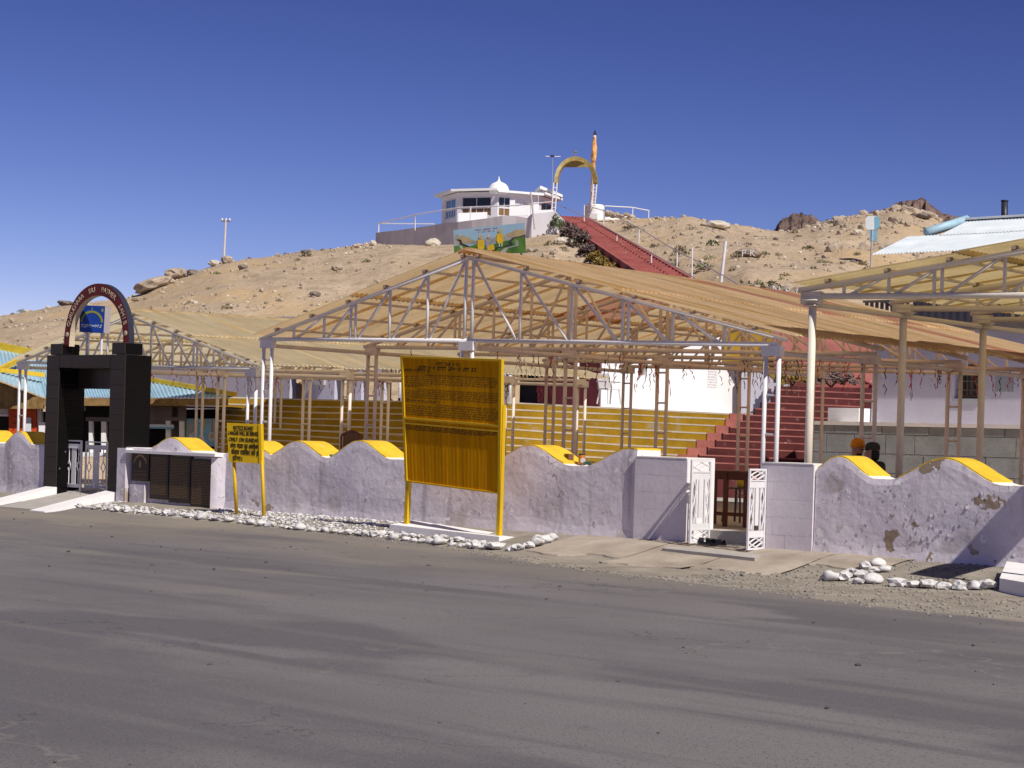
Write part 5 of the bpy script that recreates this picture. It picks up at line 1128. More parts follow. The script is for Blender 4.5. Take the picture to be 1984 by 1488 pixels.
for u, v, s, nm in ((.38, .60, 1, 'y'), (.50, .62, 1.05, 'g'), (.65, .42, .95, 'y')):
    mp('painted_robe', [(u - .04, v - .14 * s), (u + .04, v - .14 * s), (u + .05, v + .14 * s), (u + .03, v + .24 * s), (u - .03, v + .24 * s), (u - .05, v + .12 * s)], 'mural_yellow' if nm == 'y' else 'mural_grey', 5)
    if nm == 'g': mp('painted_skirt', [(u - .02, v + .08), (u + .06, v + .04), (u + .07, v + .24), (u - .03, v + .26)], 'mural_yellow', 6)
    mp('painted_head', [(u + .025 * math.cos(t), v - .22 * s + .06 * math.sin(t)) for t in [2 * PI * i / 8 for i in range(8)]], 'mural_skin', 6)
    mp('painted_cap', [(u - .025, v - .25 * s), (u + .025, v - .25 * s), (u, v - .32 * s)], 'mural_yellow' if nm == 'y' else 'cloth_white', 7)
    for dx in (-.02, .015): mp('painted_leg', [(u + dx, v + .24 * s), (u + dx + .014, v + .24 * s), (u + dx + .014, v + .36 * s), (u + dx, v + .36 * s)], 'cloth_white', 6)
mb = MB(); rnd = random.Random(9); glyphs(mb, lambda u, v: MQ(.31 + u, .12 - v, .11), 0, .34, 0, .05, rnd, .3, .35); glyphs(mb, lambda u, v: MQ(.35 + u, .2 - v, .11), 0, .24, 0, .04, rnd, .3, .35); part('red_lettering', mb, MAT['red_ink'], MU)
# long red stair up the hill
SR = root('hill_stair', ST_A, 'long straight red stair climbing the sandy hill to the arch', 'stairs')
n = 72; ax = (ST_B - ST_A); dirh = Vector((ax.x, ax.y, 0)).normalized(); side = Vector((dirh.y, -dirh.x, 0)); wS = 1.0
st_me = None
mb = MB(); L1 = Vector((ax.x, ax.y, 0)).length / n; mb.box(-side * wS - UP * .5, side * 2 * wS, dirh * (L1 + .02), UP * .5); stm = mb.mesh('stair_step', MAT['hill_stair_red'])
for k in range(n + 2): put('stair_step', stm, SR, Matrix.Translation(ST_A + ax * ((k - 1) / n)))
mb = MB()
for sd in (-1, 1):
    a = ST_A - ax * .02 + side * sd * (wS + .07); b = ST_B + side * sd * (wS + .07); mb = MB(); mb.hexa([a - side * .07 - UP * .6, a + side * .07 - UP * .6, b + side * .07 - UP * .6, b - side * .07 - UP * .6], [a - side * .07 + UP * .02, a + side * .07 + UP * .02, b + side * .07 + UP * .02, b - side * .07 + UP * .02]); part('string', mb, MAT['hill_stair_red'], SR)
# stair handrails: on the left edge and on the right edge
def stair_rail(label, off, pts, posts, r=.03):
    P3 = []
    for x, y in pts:
        y0 = 58
        best = None
        for i in range(260):
            f = i / 240; p = ST_A.lerp(ST_B, f) + side * off; u, v = uv(x, y)
            d = abs(p.x * FOC / p.y - u)
            if best is None or d < best[0]: best = (d, p.y)
        P3.append(at(x, y, best[1]))
    rt = root('stair_handrail', P3[-1] - UP, label, 'handrail'); mb = MB(); mb.path(P3, r, 6); part('rail', mb, MAT['pipe_grey'], rt)
    for x, y, y1 in posts:
        best = min(((abs((ST_A.lerp(ST_B, i / 240) + side * off).x * FOC / (ST_A.lerp(ST_B, i / 240) + side * off).y - uv(x, y)[0]), (ST_A.lerp(ST_B, i / 240) + side * off).y) for i in range(-20, 250)))
        mb = MB(); mb.tube(at(x - .5, y1, best[1]), at(x + .3, y, best[1]), r * 1.2, 6); part('post', mb, MAT['pipe_white'], rt)
stair_rail('handrail along the middle of the long red hill stair', .45, [(1080, 396), (1131, 418), (1196, 453), (1263, 490), (1345, 538), (1362, 550)], [(1132, 397, 441), (1195, 456, 479), (1262, 491, 527), (1341, 480, 545)], .028)
stair_rail('handrail along the right edge of the long red hill stair', 1.6, [(1131, 397), (1170, 408), (1240, 443), (1312, 487), (1340, 500), (1400, 533), (1448, 561)], [(1170, 408, 434), (1238, 443, 471), (1312, 487, 518)], .028)
p = on_hill(1396, 556) ; mb = MB(); mb.tube(at(1396, 557, p.y), at(1406, 467, p.y), .07, 8); solo('leaning_post', mb, MAT['pipe_white'], 'tall white post leaning beside the foot of the hill stair', 'post')
# utility pole on the left crest
UP_ = root('utility_pole', at(434, 506, 119), 'wooden utility pole with a crossarm on the left part of the hill crest', 'utility pole')
mb = MB(); mb.tube(at(433.5, 507, 119), at(437.5, 427, 119), .075, 8, .06); part('pole', mb, MAT['pipe_tan'], UP_)
mb = MB(); mb.bar(at(429, 428, 119), at(446, 428.5, 119), .08); part('crossarm', mb, MAT['wood_brown'], UP_)
for x in (430.5, 438, 445): mb = MB(); q_ = at(x, 427, 119); mb.lathe(q_, [(.05, -.03), (.07, .04), (.04, .12), (.01, .15)], 8); part('insulator', mb, MAT['paper'], UP_)
ORD = ['first', 'second', 'third', 'fourth', 'fifth', 'sixth', 'seventh', 'eighth', 'ninth', 'tenth', 'eleventh', 'twelfth', 'thirteenth', 'fourteenth', 'fifteenth']
# ---------------------------------------------------------------- white painted stones along the road
rnd = random.Random(21)
SM = [rock_mesh('white_stone', MAT['white_stone'], k, 2, .55, .58, k % 3 == 0, 1.5) for k in range(9)]
def place_stone(p, r, lab, grp, nm='white_stone', meshes=SM, cat='stone', sink=.25):
    o = put(nm, rnd.choice(meshes), None, Matrix.Translation(p + UP * r * .62 * (1 - sink)) @ Matrix.Rotation(rnd.uniform(0, 6.3), 4, 'Z') @ Matrix.Diagonal((r * rnd.uniform(.9, 1.25), r * rnd.uniform(.8, 1.05), r * rnd.uniform(.8, 1.1), 1)))
    return tag(o, lab, cat, grp)
EDGE = [(152, 984), (250, 992), (330, 999), (420, 1009), (520, 1021), (640, 1033), (740, 1042), (800, 1050), (880, 1059), (960, 1066), (1005, 1067)]
x = 152
while x < 1008:
    y = interp(EDGE, x) + rnd.uniform(-1, 1); p = on_ground(x, y); r = rnd.choice((.055, .07, .08, .095, .11)) * (1.0 if x < 700 else 1.1)
    place_stone(p, r, 'white painted stone in the edging row between black gate and large signboard', 'white stones edging the road')
    x += r * 2 * FOC / p.y * rnd.uniform(.78, 1.0)
for x in range(740, 960, 15):            # second, looser row under the plinth
    y = interp([(740, 1036), (960, 1058)], x) + rnd.uniform(-2, 1.5); p = on_ground(x, y); place_stone(p, rnd.uniform(.05, .09), 'white painted stone in the edging row between black gate and large signboard', 'white stones edging the road')
for k, (x, y, r) in enumerate(((1025, 1062, .10), (1040, 1058, .13), (1055, 1052, .14), (1068, 1046, .10), (1042, 1048, .09))):
    place_stone(on_ground(x, y), r, '%s white painted stone in the small heap right of the sign plinth' % ('leftmost', 'second from left', 'second from right', 'rightmost', 'rear middle')[k], 'white stones at the end of the sign plinth')
grp_r = [(1608, 1126, .125), (1634, 1125, .12), (1668, 1120, .125), (1690, 1130, .13), (1650, 1114, .09), (1676, 1106, .11), (1700, 1098, .11), (1712, 1109, .10), (1662, 1132, .09), (1693, 1110, .09)]
for k, (x, y, r) in enumerate(sorted(grp_r)): place_stone(on_ground(x, y), r, '%s white painted stone from the left in the loose cluster below the peeling wall' % ORD[k], 'cluster of white stones below the peeling wall')
x = 1738; k = 0
while x < 1935:
    y = interp([(1738, 1137), (1850, 1143), (1935, 1140)], x); r = rnd.uniform(.09, .125); p = on_ground(x, y)
    place_stone(p, r, '%s white stone from the left in the short row ending at the white block' % ORD[k], 'short row of white stones at the right'); k += 1; x += r * 2 * FOC / p.y * .95
mb = MB(); a, b, c, d = (on_ground(*q) for q in ((1936, 1146), (2060, 1168), (2060, 1128), (1950, 1112))); mb.hexa([v - UP * .2 for v in (a, b, c, d)], [v + UP * .17 for v in (a, b, c, d)]); solo('white_block', mb, MAT['white_wash'], 'low white concrete block at the right edge of the roadside', 'block')
def cloud(n, sampler, meshes_sub, size, seed, flat=.65, pw=2.4):
    """many small stones in one mesh"""
    import bmesh
    r = random.Random(seed); mb = MB(); bases = []
    for k in range(6):
        bm = bmesh.new(); bmesh.ops.create_icosphere(bm, subdivisions=1, radius=1); vs = []
        for v in bm.verts: q = v.co * (1 + .35 * noise.noise(v.co * 1.3 + Vector((k * 5, 0, 0)))); q.z *= flat; vs.append(q.copy())
        bases.append((vs, [tuple(v.index for v in f.verts) for f in bm.faces])); bm.free()
    for _ in range(n):
        p = sampler(r)
        if p is None: continue
        s = size[0] * (size[1] / size[0]) ** (r.random() ** pw); vs, fs = r.choice(bases); a = r.uniform(0, 6.3); ca, sa = math.cos(a), math.sin(a); sx, sy = s * r.uniform(.8, 1.3), s * r.uniform(.7, 1.1)
        mb.add([Vector((p.x + (v.x * ca - v.y * sa) * sx, p.y + (v.x * sa + v.y * ca) * sy, p.z + v.z * s * 1.0 + s * .2)) for v in vs], fs)
    return mb
def smp_left(r):
    s = r.uniform(-13.7, -4.2); e = t_edge(s) + .12; t = r.uniform(e, -.02)
    if -13.4 < s < -10.3 and t > -.55: return None
    return W(s, t, zg(s, t))
setting('white_pebbles', cloud(2600, smp_left, 1, (.014, .052), 5, .5), MAT['white_stone'], True, 'stuff')
def smp_right(r):
    s = r.uniform(3.2, 9); t = r.uniform(t_edge(s) - .3, -.02); return W(s, t, zg(s, t))
setting('roadside_gravel', cloud(2600, smp_right, 1, (.008, .032), 6), MAT['grey_gravel'], True, 'stuff')
def smp_mid(r):
    s = r.uniform(-5, 3.4); t = t_edge(s) + r.gauss(0, .18); return W(s, t, zg(s, t) + .005)
setting('road_edge_gravel', cloud(1100, smp_mid, 1, (.006, .022), 8), MAT['grey_gravel'], True, 'stuff')
def smp_road(r):
    s = r.uniform(-14, 12); t = -2 - 18 * r.random() ** 1.2; return W(s, t, -.243)
setting('road_grit', cloud(420, smp_road, 1, (.006, .028), 81), MAT['asphalt_bit'], True, 'stuff')
# ---------------------------------------------------------------- rocks and shrubs on the hill
def smp_hill(r):
    y = 62 + 62 * r.random() ** .8; u = r.uniform(-1060, 1100); x = u * y / FOC
    if abs(x - stair_at(y).x) < 2.2: return None
    if fb(x * .07, y * .07, 40) + r.uniform(-.5, .5) < -.05: return None
    return Vector((x, y, hill_z(x, y)))
setting('hill_stones', cloud(5000, smp_hill, 1, (.03, .20), 3, .8, 1.9), MAT['hill_rock'], False, 'stuff')
setting('pale_hill_stones', cloud(2200, smp_hill, 1, (.03, .14), 13, .8, 1.6), MAT['pale_rock'], False, 'stuff')
setting('dark_hill_stones', cloud(1100, smp_hill, 1, (.03, .15), 19, .8, 1.7), MAT['dark_rock'], False, 'stuff')
def smp_crag(r):
    y = 95 + 50 * r.random(); u = r.uniform(560, 960); x = u * y / FOC
    if fb(x * .09, y * .09, 60) + r.uniform(-.35, .35) < .02: return None
    return Vector((x, y, hill_z(x, y)))
setting('crag_stones', cloud(1500, smp_crag, 1, (.06, .42), 23, .8), MAT['hill_rock'], False, 'stuff')
BM = [rock_mesh('boulder', MAT['hill_rock'], 20 + k, 3, .5, .75, False) for k in range(4)]; BP = [rock_mesh('boulder', MAT['pale_rock'], 30 + k, 3, .45, .75, False) for k in range(3)]; BB_ = [rock_mesh('boulder', MAT['brown_rock'], 60, 3, .4, .75, False)]; BD = [rock_mesh('boulder', MAT['dark_rock'], 40 + k, 3, .5, .75, False) for k in range(2)]
def boulder(px, py, wpx, hpx, lab, ms, rot=0, tilt=0):
    p = on_hill(px, py + hpx * .3) or at(px, py, 116); k = p.y / FOC; sx = wpx * k / 2; sz = hpx * k / 2 / .75
    o = put('boulder', rnd.choice(ms), None, Matrix.Translation(Vector((p.x, p.y + sx * .2, at(px, py, p.y).z))) @ Matrix.Rotation(tilt, 4, 'Y') @ Matrix.Rotation(rot, 4, 'Z') @ Matrix.Diagonal((sx, sx * .8, sz, 1))); tag(o, lab, 'boulder')
boulder(300, 551, 76, 28, 'big smooth tan boulder on the left skyline right of the black gate arch', BM, .2, -.28)
boulder(338, 530, 44, 22, 'tan boulder leaning against the biggest boulder on the left skyline', BM, 1, -.2)
boulder(373, 528, 26, 12, 'small brown boulder on the skyline between the biggest boulder and the utility pole', BD)
boulder(415, 511, 24, 13, 'pale boulder on the skyline just left of the utility pole', BP)
boulder(441, 504, 24, 18, 'tan boulder at the foot of the utility pole', BM)
boulder(470, 519, 17, 12, 'dark boulder on the slope below and right of the utility pole', BD)
boulder(128, 589, 34, 11, 'flat brown boulder on the skyline left of the black gate arch', BD, 0, .1)
boulder(591, 490, 16, 11, 'dark boulder on the skyline midway to the hilltop terrace', BD)
boulder(692, 477, 22, 11, 'pair-like tan boulder on the skyline just left of the hilltop terrace', BM)
boulder(722, 472, 14, 12, 'pale boulder touching the left end of the hilltop terrace wall', BP)
boulder(840, 471, 28, 18, 'white boulder against the foot of the terrace wall left of the mural', BP)
boulder(610, 572, 20, 14, 'dark boulder on the slope above the left eave of the large canopy', BD)
boulder(655, 520, 24, 13, 'brown boulder group stone in the middle of the slope', BM)
boulder(1385, 437, 52, 17, 'long pale boulder on the skyline right of the hill stair', BP)
boulder(1450, 491, 46, 20, 'tan boulder with white painted letters P K', BB_); boulder(1626, 583, 24, 14, 'rounded boulder above the roof beside the round post of the olive canopy', BM)
boulder(1660, 452, 22, 13, 'pale boulder on the stony slope left of the box lamp', BP); boulder(1785, 420, 40, 13, 'dark ledge boulder on the crest above the tin roof', BD)
boulder(1395, 460, 16, 9, 'small dark boulder below the long pale boulder', BD)
for ch, x in (('P', 1441), ('K', 1458)):
    p = on_hill(1448, 497); me = text_mesh(ch, .46, MAT['white_stone'], .02); q = at(x, 491, p.y - .62); o = put('painted_letter', me, None, frame(q, Vector((1, 0, 0)), UP, Vector((0, -1, 0)))); tag(o, 'white painted letter %s on the tan boulder on the slope' % ch, 'letter')
for ch, x, y in (('N', 1504, 562), ('R', 1527, 564), ('G', 1549, 566)):
    p = at(x, y, 62); me = text_mesh(ch, .36, MAT['white_stone'], .03); q = p; hz = max(hill_z(p.x, p.y), 0)
    rk = put('lettered_rock', BB_[0], None, Matrix.Translation(p + Vector((0, .34, -.04))) @ Matrix.Diagonal((.26, .3, .32, 1))); tag(rk, 'rock bearing the white painted letter %s above the canopy roof' % ch, 'rock')
    o = put('painted_letter', me, None, frame(q, Vector((1, 0, 0)), UP, Vector((0, -1, 0)))); tag(o, 'white painted letter %s standing on a rock above the canopy roof' % ch, 'letter')
TFM = [tuft_mesh('tuft', MAT['tuft_green'], k, 60, 1, .8, .2) for k in range(3)] + [tuft_mesh('tuft', MAT['tuft_grey'], k + 9, 60, 1, .7, .2) for k in range(3)]
spots = []
rr = random.Random(77)
for _ in range(120):
    x, y = rr.choice([(rr.uniform(20, 880), rr.uniform(480, 690)), (rr.uniform(1030, 1250), rr.uniform(470, 540)), (rr.uniform(1180, 1680), rr.uniform(430, 560))]); p = on_hill(x, y, 62)
    if p and abs(p.x - stair_at(p.y).x) > 2.4: spots.append((p, rr.uniform(.13, .34)))
for x, y, r in ((594, 497, .42), (1208, 527, .85), (1365, 521, .55), (1341, 446, .35), (1318, 487, .4), (1380, 477, .4), (1222, 444, .5), (1493, 560, .5), (1300, 520, .5), (1270, 480, .35), (1440, 565, .6)):
    p = on_hill(x, y, 62)
    if p: spots.append((p, r))
for p, r in spots:
    o = put('shrub', rr.choice(TFM), None, Matrix.Translation(p - UP * .03) @ Matrix.Rotation(rr.uniform(0, 6), 4, 'Z') @ Matrix.Diagonal((r, r, r * rr.uniform(.8, 1.2), 1))); tag(o, 'low dry shrub tuft growing on the stony hillside', 'shrub', 'dry shrub tufts on the hillside')
# hedge down the left edge of the stair
HD = [('hedge_dark', 1090, 434, 1.1, 'dark bare bush at the top of the hedge beside the terrace corner'), ('hedge_dark', 1106, 444, 1.3, 'dark bare bush second from the top of the stair hedge'), ('hedge_dark', 1122, 452, 1.3, 'dark purple brown bush in the upper stair hedge above the stone heap'), ('hedge_dark', 1138, 462, 1.1, 'dark bush of the stair hedge just above the dry stone wall'),
      ('hedge_ochre', 1154, 474, 1.0, 'ochre bush of the stair hedge beside the dry stone wall'), ('hedge_ochre', 1168, 484, 1.0, 'bright ochre bush midway down the stair hedge'), ('hedge_ochre', 1183, 494, .9, 'ochre and brown bush below the middle of the stair hedge'), ('hedge_dark', 1198, 504, .9, 'brown bush in the lower stair hedge'), ('hedge_green', 1213, 514, .85, 'dark green bush in the lower stair hedge'), ('hedge_dark', 1229, 522, .8, 'brown bush low in the stair hedge near the roof'), ('hedge_ochre', 1246, 531, .75, 'olive bush at the bottom of the stair hedge touching the roof line')]
for k, (m, x, y, r, lab) in enumerate(HD):
    best = min(((abs(at(x, y, yy / 2).x - (stair_at(yy / 2).x - 1.5)), yy / 2) for yy in range(120, 238)))[1]; p = Vector((stair_at(best).x - 1.45, best, 0)); p.z = max(hill_z(p.x, p.y), stair_at(best).z - .7)
    o = put('hedge_bush', tuft_mesh('hedge_bush', MAT[m], 50 + k, 420, 1, 1.0, .16), None, Matrix.Translation(p) @ Matrix.Diagonal((r * .50, r * 1.3, r * .58, 1))); tag(o, lab, 'bush')
p = on_hill(1078, 440) or at(1078, 440, 108); o = put('ivy_bush', tuft_mesh('hedge_bush', MAT['hedge_green'], 90, 300, 1, 1.6, .15), None, Matrix.Translation(at(1078, 447, 107.8)) @ Matrix.Diagonal((.36, .4, .7, 1))); tag(o, 'dark green creeper at the right corner of the terrace wall', 'creeper')
for k in range(15):
    x = 1085 + 5.2 * k + rr.uniform(-1, 1); y = interp([(1085, 474), (1140, 466), (1165, 480)], x) + rr.uniform(-2, 2); p = on_hill(x, y)
    if p: place_stone(p, rr.uniform(.16, .27), 'rough stone in the dry stone edging below the upper stair hedge', 'dry stone edging below the hedge', 'edging_stone', BP)
for k in range(12):
    x = 1176 + 4.6 * k; y = 419 + rr.uniform(-2.5, 2.5); p = on_hill(x, y + 3) or at(x, y, 118); place_stone(p, rr.uniform(.13, .24), '%s stone from the left in the rough heap on the crest by the white parapet' % ORD[k], 'stone heap on the crest', 'heap_stone', BM)
o = put('courtyard_tuft', tuft_mesh('hedge_bush', MAT['hedge_ochre'], 95, 420, 1, 1.3, .14), None, Matrix.Translation(at(1535, 745, 56.2)) @ Matrix.Diagonal((.55, .5, .55, 1))); tag(o, 'ochre leaved bush on the landing by the pink retaining wall', 'bush')
o = put('courtyard_tuft', tuft_mesh('hedge_bush', MAT['hedge_dark'], 96, 420, 1, 1.2, .14), None, Matrix.Translation(at(1610, 748, 56.2)) @ Matrix.Diagonal((.8, .5, .55, 1))); tag(o, 'dark leaf clump standing in for shade at the head of the red steps', 'bush')  # dark clump added where the landing only lies in shade
# ---------------------------------------------------------------- small things on and behind the wall
def on_wall(px, py, t=.3): return att(px, py, t)
def can(px, py, r, h, m, nm, lab, cat, lidm=None, rt_=None):
    c = on_wall(px, py, .34); c.z = 1.155; rt = root(nm, c, lab, cat)
    mb = MB(); mb.lathe(c, [(r, 0), (r, h), (r * .96, h + .004)], 18); part('body', mb, MAT[m], rt, True)
    mb = MB(); mb.lathe(c + UP * (h + .004), [(r * 1.04, 0), (r * 1.04, .018), (r * .8, .024)], 18); part('lid', mb, MAT[lidm or 'pipe_grey'], rt, True)
    return rt, c
rt, c = can(1127, 898, .055, .16, 'tin_orange', 'tin_can', 'orange tin with a round white label on the wall between two humps', 'tin', 'steel_dark')
vd = Vector((-c.x, -c.y, 0)).normalized(); sd_ = vd.cross(UP); mb = MB(); mb.lathe(c + vd * .053 + sd_ * -.02 + UP * .075, [(.045, 0), (.045, .006)], 16, A=sd_, B=UP, Z=vd); part('round_label', mb, MAT['cloth_white'], rt)
can(1090, 897, .045, .065, 'tin_orange', 'small_jar', 'small orange jar on the wall left of the brown carton', 'jar', 'hump_yellow')
c = on_wall(1102, 898, .34); c.z = 1.15; rt = root('brown_carton', c, 'brown carton standing on the wall between the jar and the orange tin', 'carton'); ax = (D * .9 - N * .3).normalized(); ay_ = ax.cross(UP) * -1
mb = MB(); mb.box(c - ax * .07 - ay_ * .05, ax * .14, ay_ * .10, UP * .17); part('box', mb, MAT['wood_brown'], rt)
mb = MB(); mb.box(c - ax * .074 - ay_ * .054 + UP * .171, ax * .148, ay_ * .108, UP * .012); part('flap', mb, MAT['awning_brown'], rt)
c = on_wall(1147, 900, .3); c.z = 1.15; o = put('leafy_bundle', tuft_mesh('leafy_bundle', MAT['leaf_dark'], 61, 160, 1, .5, .2), None, Matrix.Translation(c) @ Matrix.Diagonal((.17, .12, .13, 1))); tag(o, 'heap of dark dried leaves on the wall right of the orange tin', 'leaves')
c = att(660, 886, .40); c.z = 1.10; mb = MB(); mb.lathe(c, [(.05, 0), (.19, .03), (.21, .055), (.20, .06), (.16, .03)], 18); solo('teal_bowl', mb, MAT['teal_plastic'], 'shallow teal bowl on the wall between the two humps left of the signboard', 'bowl', smo=True, loc=c)
# chair behind the wall
c = att(668, 890, 2.4); c.z = .16; C0 = c.copy(); rt = root('wicker_chair', c, 'wooden chair with a brown shaped back behind the wall left of the signboard', 'chair'); A = D * .96 + N * .28; A.normalize(); B = A.cross(UP) * -1
zt_ = at(664, 838, C0.y).z
mb = MB(); mb.box(C0 - A * .24 - B * .24 + UP * .45, A * .48, B * .46, UP * .05); part('seat', mb, MAT['wood_brown'], rt)
bkp = lambda x, z: C0 + A * (x - .05 * (z - .5)) + B * (.24 + .1 * (z - .5)) + UP * z
mb = MB(); mb.prism([bkp(x, z) for x, z in ((-.21, .6), (.19, .6), (.22, zt_ - .34), (.17, zt_ - .2), (.0, zt_ - .14), (-.20, zt_ - .2))], B * .03); part('backrest', mb, MAT['wood_brown'], rt)
fr_ = [(-.24, .55), (-.25, zt_ - .22), (-.12, zt_ - .15), (0, zt_ - .12), (.12, zt_ - .15), (.24, zt_ - .22), (.23, .55)]; mb = MB(); mb.path([bkp(x, z) for x, z in fr_], .022, 6); part('back_frame', mb, MAT['wood_red'], rt)
for i in (-1, 1):
    for j in (-1, 1): mb = MB(); mb.bar(C0 + A * .21 * i + B * .2 * j, C0 + A * .21 * i + B * .2 * j + UP * .45, .045); part('leg', mb, MAT['wood_red'], rt)
# table and stool inside the side gate
tp = att(1412, 912, 2.6); zt_ = tp.z; A = D; B = N; c = Vector((tp.x, tp.y, .166)); rt = root('wooden_table', c, 'reddish brown wooden table seen through the open side gate', 'table')
mb = MB(); mb.box(c - A * .75 - B * .10 + UP * (zt_ - .17 - .03), A * 1.25, B * .75, UP * .035); part('tabletop', mb, MAT['wood_red'], rt)
mb = MB(); mb.box(c - A * .70 - B * .05 + UP * (zt_ - .17 - .15), A * 1.15, B * .03, UP * .119); part('apron', mb, MAT['wood_red'], rt)
for a in (-.69, -.02, .40):
    for b in (-.04, .56): mb = MB(); mb.bar(c + A * a + B * b, c + A * a + B * b + UP * (zt_ - .201), .065); part('leg', mb, MAT['wood_red'], rt)
for b in (-.04, .56): mb = MB(); mb.bar(c + A * -.69 + B * b + UP * .2, c + A * .40 + B * b + UP * .2, .035); part('stretcher', mb, MAT['wood_red'], rt)
c = att(1430, 950, 4.2); c.z = .166; rt = root('metal_stool', c, 'dark metal stool with splayed legs behind the table', 'stool')
mb = MB(); mb.box(c - A * .17 - B * .17 + UP * .60, A * .34, B * .34, UP * .03); part('seat', mb, MAT['stool_metal'], rt)
for i in (-1, 1):
    for j in (-1, 1): mb = MB(); mb.bar(c + A * .2 * i + B * .2 * j, c + A * .14 * i + B * .14 * j + UP * .60, .035, .02); part('leg', mb, MAT['stool_metal'], rt)
c2 = c + UP * .632 + A * .06; rt = root('yellow_pot', c2, 'small yellow pot standing on the dark metal stool', 'pot'); mb = MB(); mb.lathe(c2, [(.06, 0), (.08, .06), (.075, .13), (.06, .15)], 14); part('body', mb, MAT['hump_yellow'], rt, True); mb = MB(); mb.lathe(c2 + UP * .15, [(.065, 0), (.07, .02), (.05, .024)], 14); part('rim', mb, MAT['tin_orange'], rt)
mb = MB(); mb.box(W(.9, 6.2, .16), D * 2.6, N * .14, UP * .78); solo('low_inner_wall', mb, MAT['white_wash'], 'low pale wall inside the courtyard behind the table', 'wall')
# ---------------------------------------------------------------- people
def skin(name, J, E, m, parent, lv=2, mats=None):
    """one continuous body: joints {name: (pos, radius)}, edges; the first joint is the root"""
    ks = list(J); me = bpy.data.meshes.new(name); me.from_pydata([J[k][0] for k in ks], [(ks.index(a), ks.index(b)) for a, b in E], [])
    o = bpy.data.objects.new(name + '_tmp', me); COL.objects.link(o); sk = o.modifiers.new('s', 'SKIN'); sk.branch_smoothing = .4; ss = o.modifiers.new('u', 'SUBSURF'); ss.levels = lv; ss.render_levels = lv
    for i, k in enumerate(ks):
        r = J[k][1]; d = me.skin_vertices[0].data[i]; d.radius = (r, r) if not isinstance(r, tuple) else r; d.use_root = i == 0
    bpy.context.view_layer.update(); ev = o.evaluated_get(bpy.context.evaluated_depsgraph_get()); out = bpy.data.meshes.new_from_object(ev); bpy.data.objects.remove(o)
    out.name = name; out.materials.clear()
    for x in (mats or [m]): out.materials.append(x)
    out.polygons.foreach_set('use_smooth', [True] * len(out.polygons)); return out
def person(base, yaw, head_yaw, label, shirt, trousers, hat):
    """seated figure; base is on the floor below the pelvis"""
    K = 1.12; rt = root('person', base, label, 'person')
    f = Vector((math.cos(yaw), math.sin(yaw), 0)); l = Vector((-f.y, f.x, 0)); P = lambda x, y, z: base + (f * x + l * y + UP * z) * K
    J = {'pelvis': (P(0, 0, .56), (.15, .12)), 'waist': (P(.0, 0, .72), (.14, .11)), 'chest': (P(.01, 0, .92), (.17, .115)), 'upper': (P(-.01, 0, 1.10), (.15, .105)), 'neck': (P(.02, 0, 1.13), .056), 'neck2': (P(.045, 0, 1.18), .052)}
    E = [('pelvis', 'waist'), ('waist', 'chest'), ('chest', 'upper'), ('upper', 'neck'), ('neck', 'neck2')]
    for sg, n in ((1, 'l'), (-1, 'r')):
        J['sh' + n] = (P(-.01, .20 * sg, 1.12), .072); J['el' + n] = (P(.06, .24 * sg, .80), .045); J['wr' + n] = (P(.30, .14 * sg, .72), .03); J['ha' + n] = (P(.37, .11 * sg, .71), .034)
        J['hp' + n] = (P(.04, .10 * sg, .54), .095); J['kn' + n] = (P(.46, .13 * sg, .52), .065); J['an' + n] = (P(.44, .13 * sg, .10), .042); J['to' + n] = (P(.62, .14 * sg, .04), .035)
        E += [('upper', 'sh' + n), ('sh' + n, 'el' + n), ('el' + n, 'wr' + n), ('wr' + n, 'ha' + n), ('pelvis', 'hp' + n), ('hp' + n, 'kn' + n), ('kn' + n, 'an' + n), ('an' + n, 'to' + n)]
        for q, (dy, ln) in enumerate(((-.028, .065), (-.009, .078), (.010, .074), (.028, .058))):
            k = 'f%s%d' % (n, q); J[k] = (P(.40 + ln * .5, .11 * sg + dy, .705), .009); J[k + 'b'] = (P(.40 + ln, .11 * sg + dy * 1.1, .685), .007); E += [('ha' + n, k), (k, k + 'b')]
        J['th' + n] = (P(.385, (.11 - .05) * sg, .725), .010); J['th2' + n] = (P(.42, (.11 - .062) * sg, .715), .008); E += [('ha' + n, 'th' + n), ('th' + n, 'th2' + n)]
    J = {k: (p, tuple(c * K for c in r) if isinstance(r, tuple) else r * K) for k, (p, r) in J.items()}
    me = skin('body', J, E, None, rt, 2, [MAT[shirt], MAT[trousers], MAT['skin'], MAT['black_leather']])
    for p in me.polygons:
        c = (p.center - base) / K; h = c.z; fx = c.dot(f); ly = abs(c.dot(l))
        p.material_index = 2 if (h > 1.145 and ly < .085) or (fx > .29 and .66 < h < .8) else 3 if h < .11 else 1 if h < .66 and not (fx < .22 and h > .60) else 0
    for v in me.vertices: v.co = v.co - base
    body = put('body', me, rt, Matrix.Translation(base))
    # head
    hf = Vector((math.cos(head_yaw), math.sin(head_yaw), 0)); hl = Vector((-hf.y, hf.x, 0)); hc = P(.06, 0, 1.285); lat = lambda m_, c_, pr, n_=16, A=f, B=l, Z=UP: m_.lathe(c_, [(r_ * K, z_ * K) for r_, z_ in pr], n_, A=A, B=B, Z=Z); H = lambda x, y, z: hc + (hf * x + hl * y + UP * z) * K
    prof = [(.012, -.125), (.048, -.118), (.066, -.085), (.074, -.04), (.078, .0), (.080, .04), (.074, .08), (.05, .112), (.012, .122)]
    mb = MB(); n = 18
    for r, z in prof:
        for i in range(n):
            a = 2 * PI * i / n; x = math.cos(a) * r * 1.14 + (.012 if z < 0 else 0); y = math.sin(a) * r
            if abs(math.sin(a)) < .35 and math.cos(a) > 0:
                if -.05 < z < -.03: x += .016
                if -.01 < z < .01: x += .004
            mb.v.append(H(x, y, z))
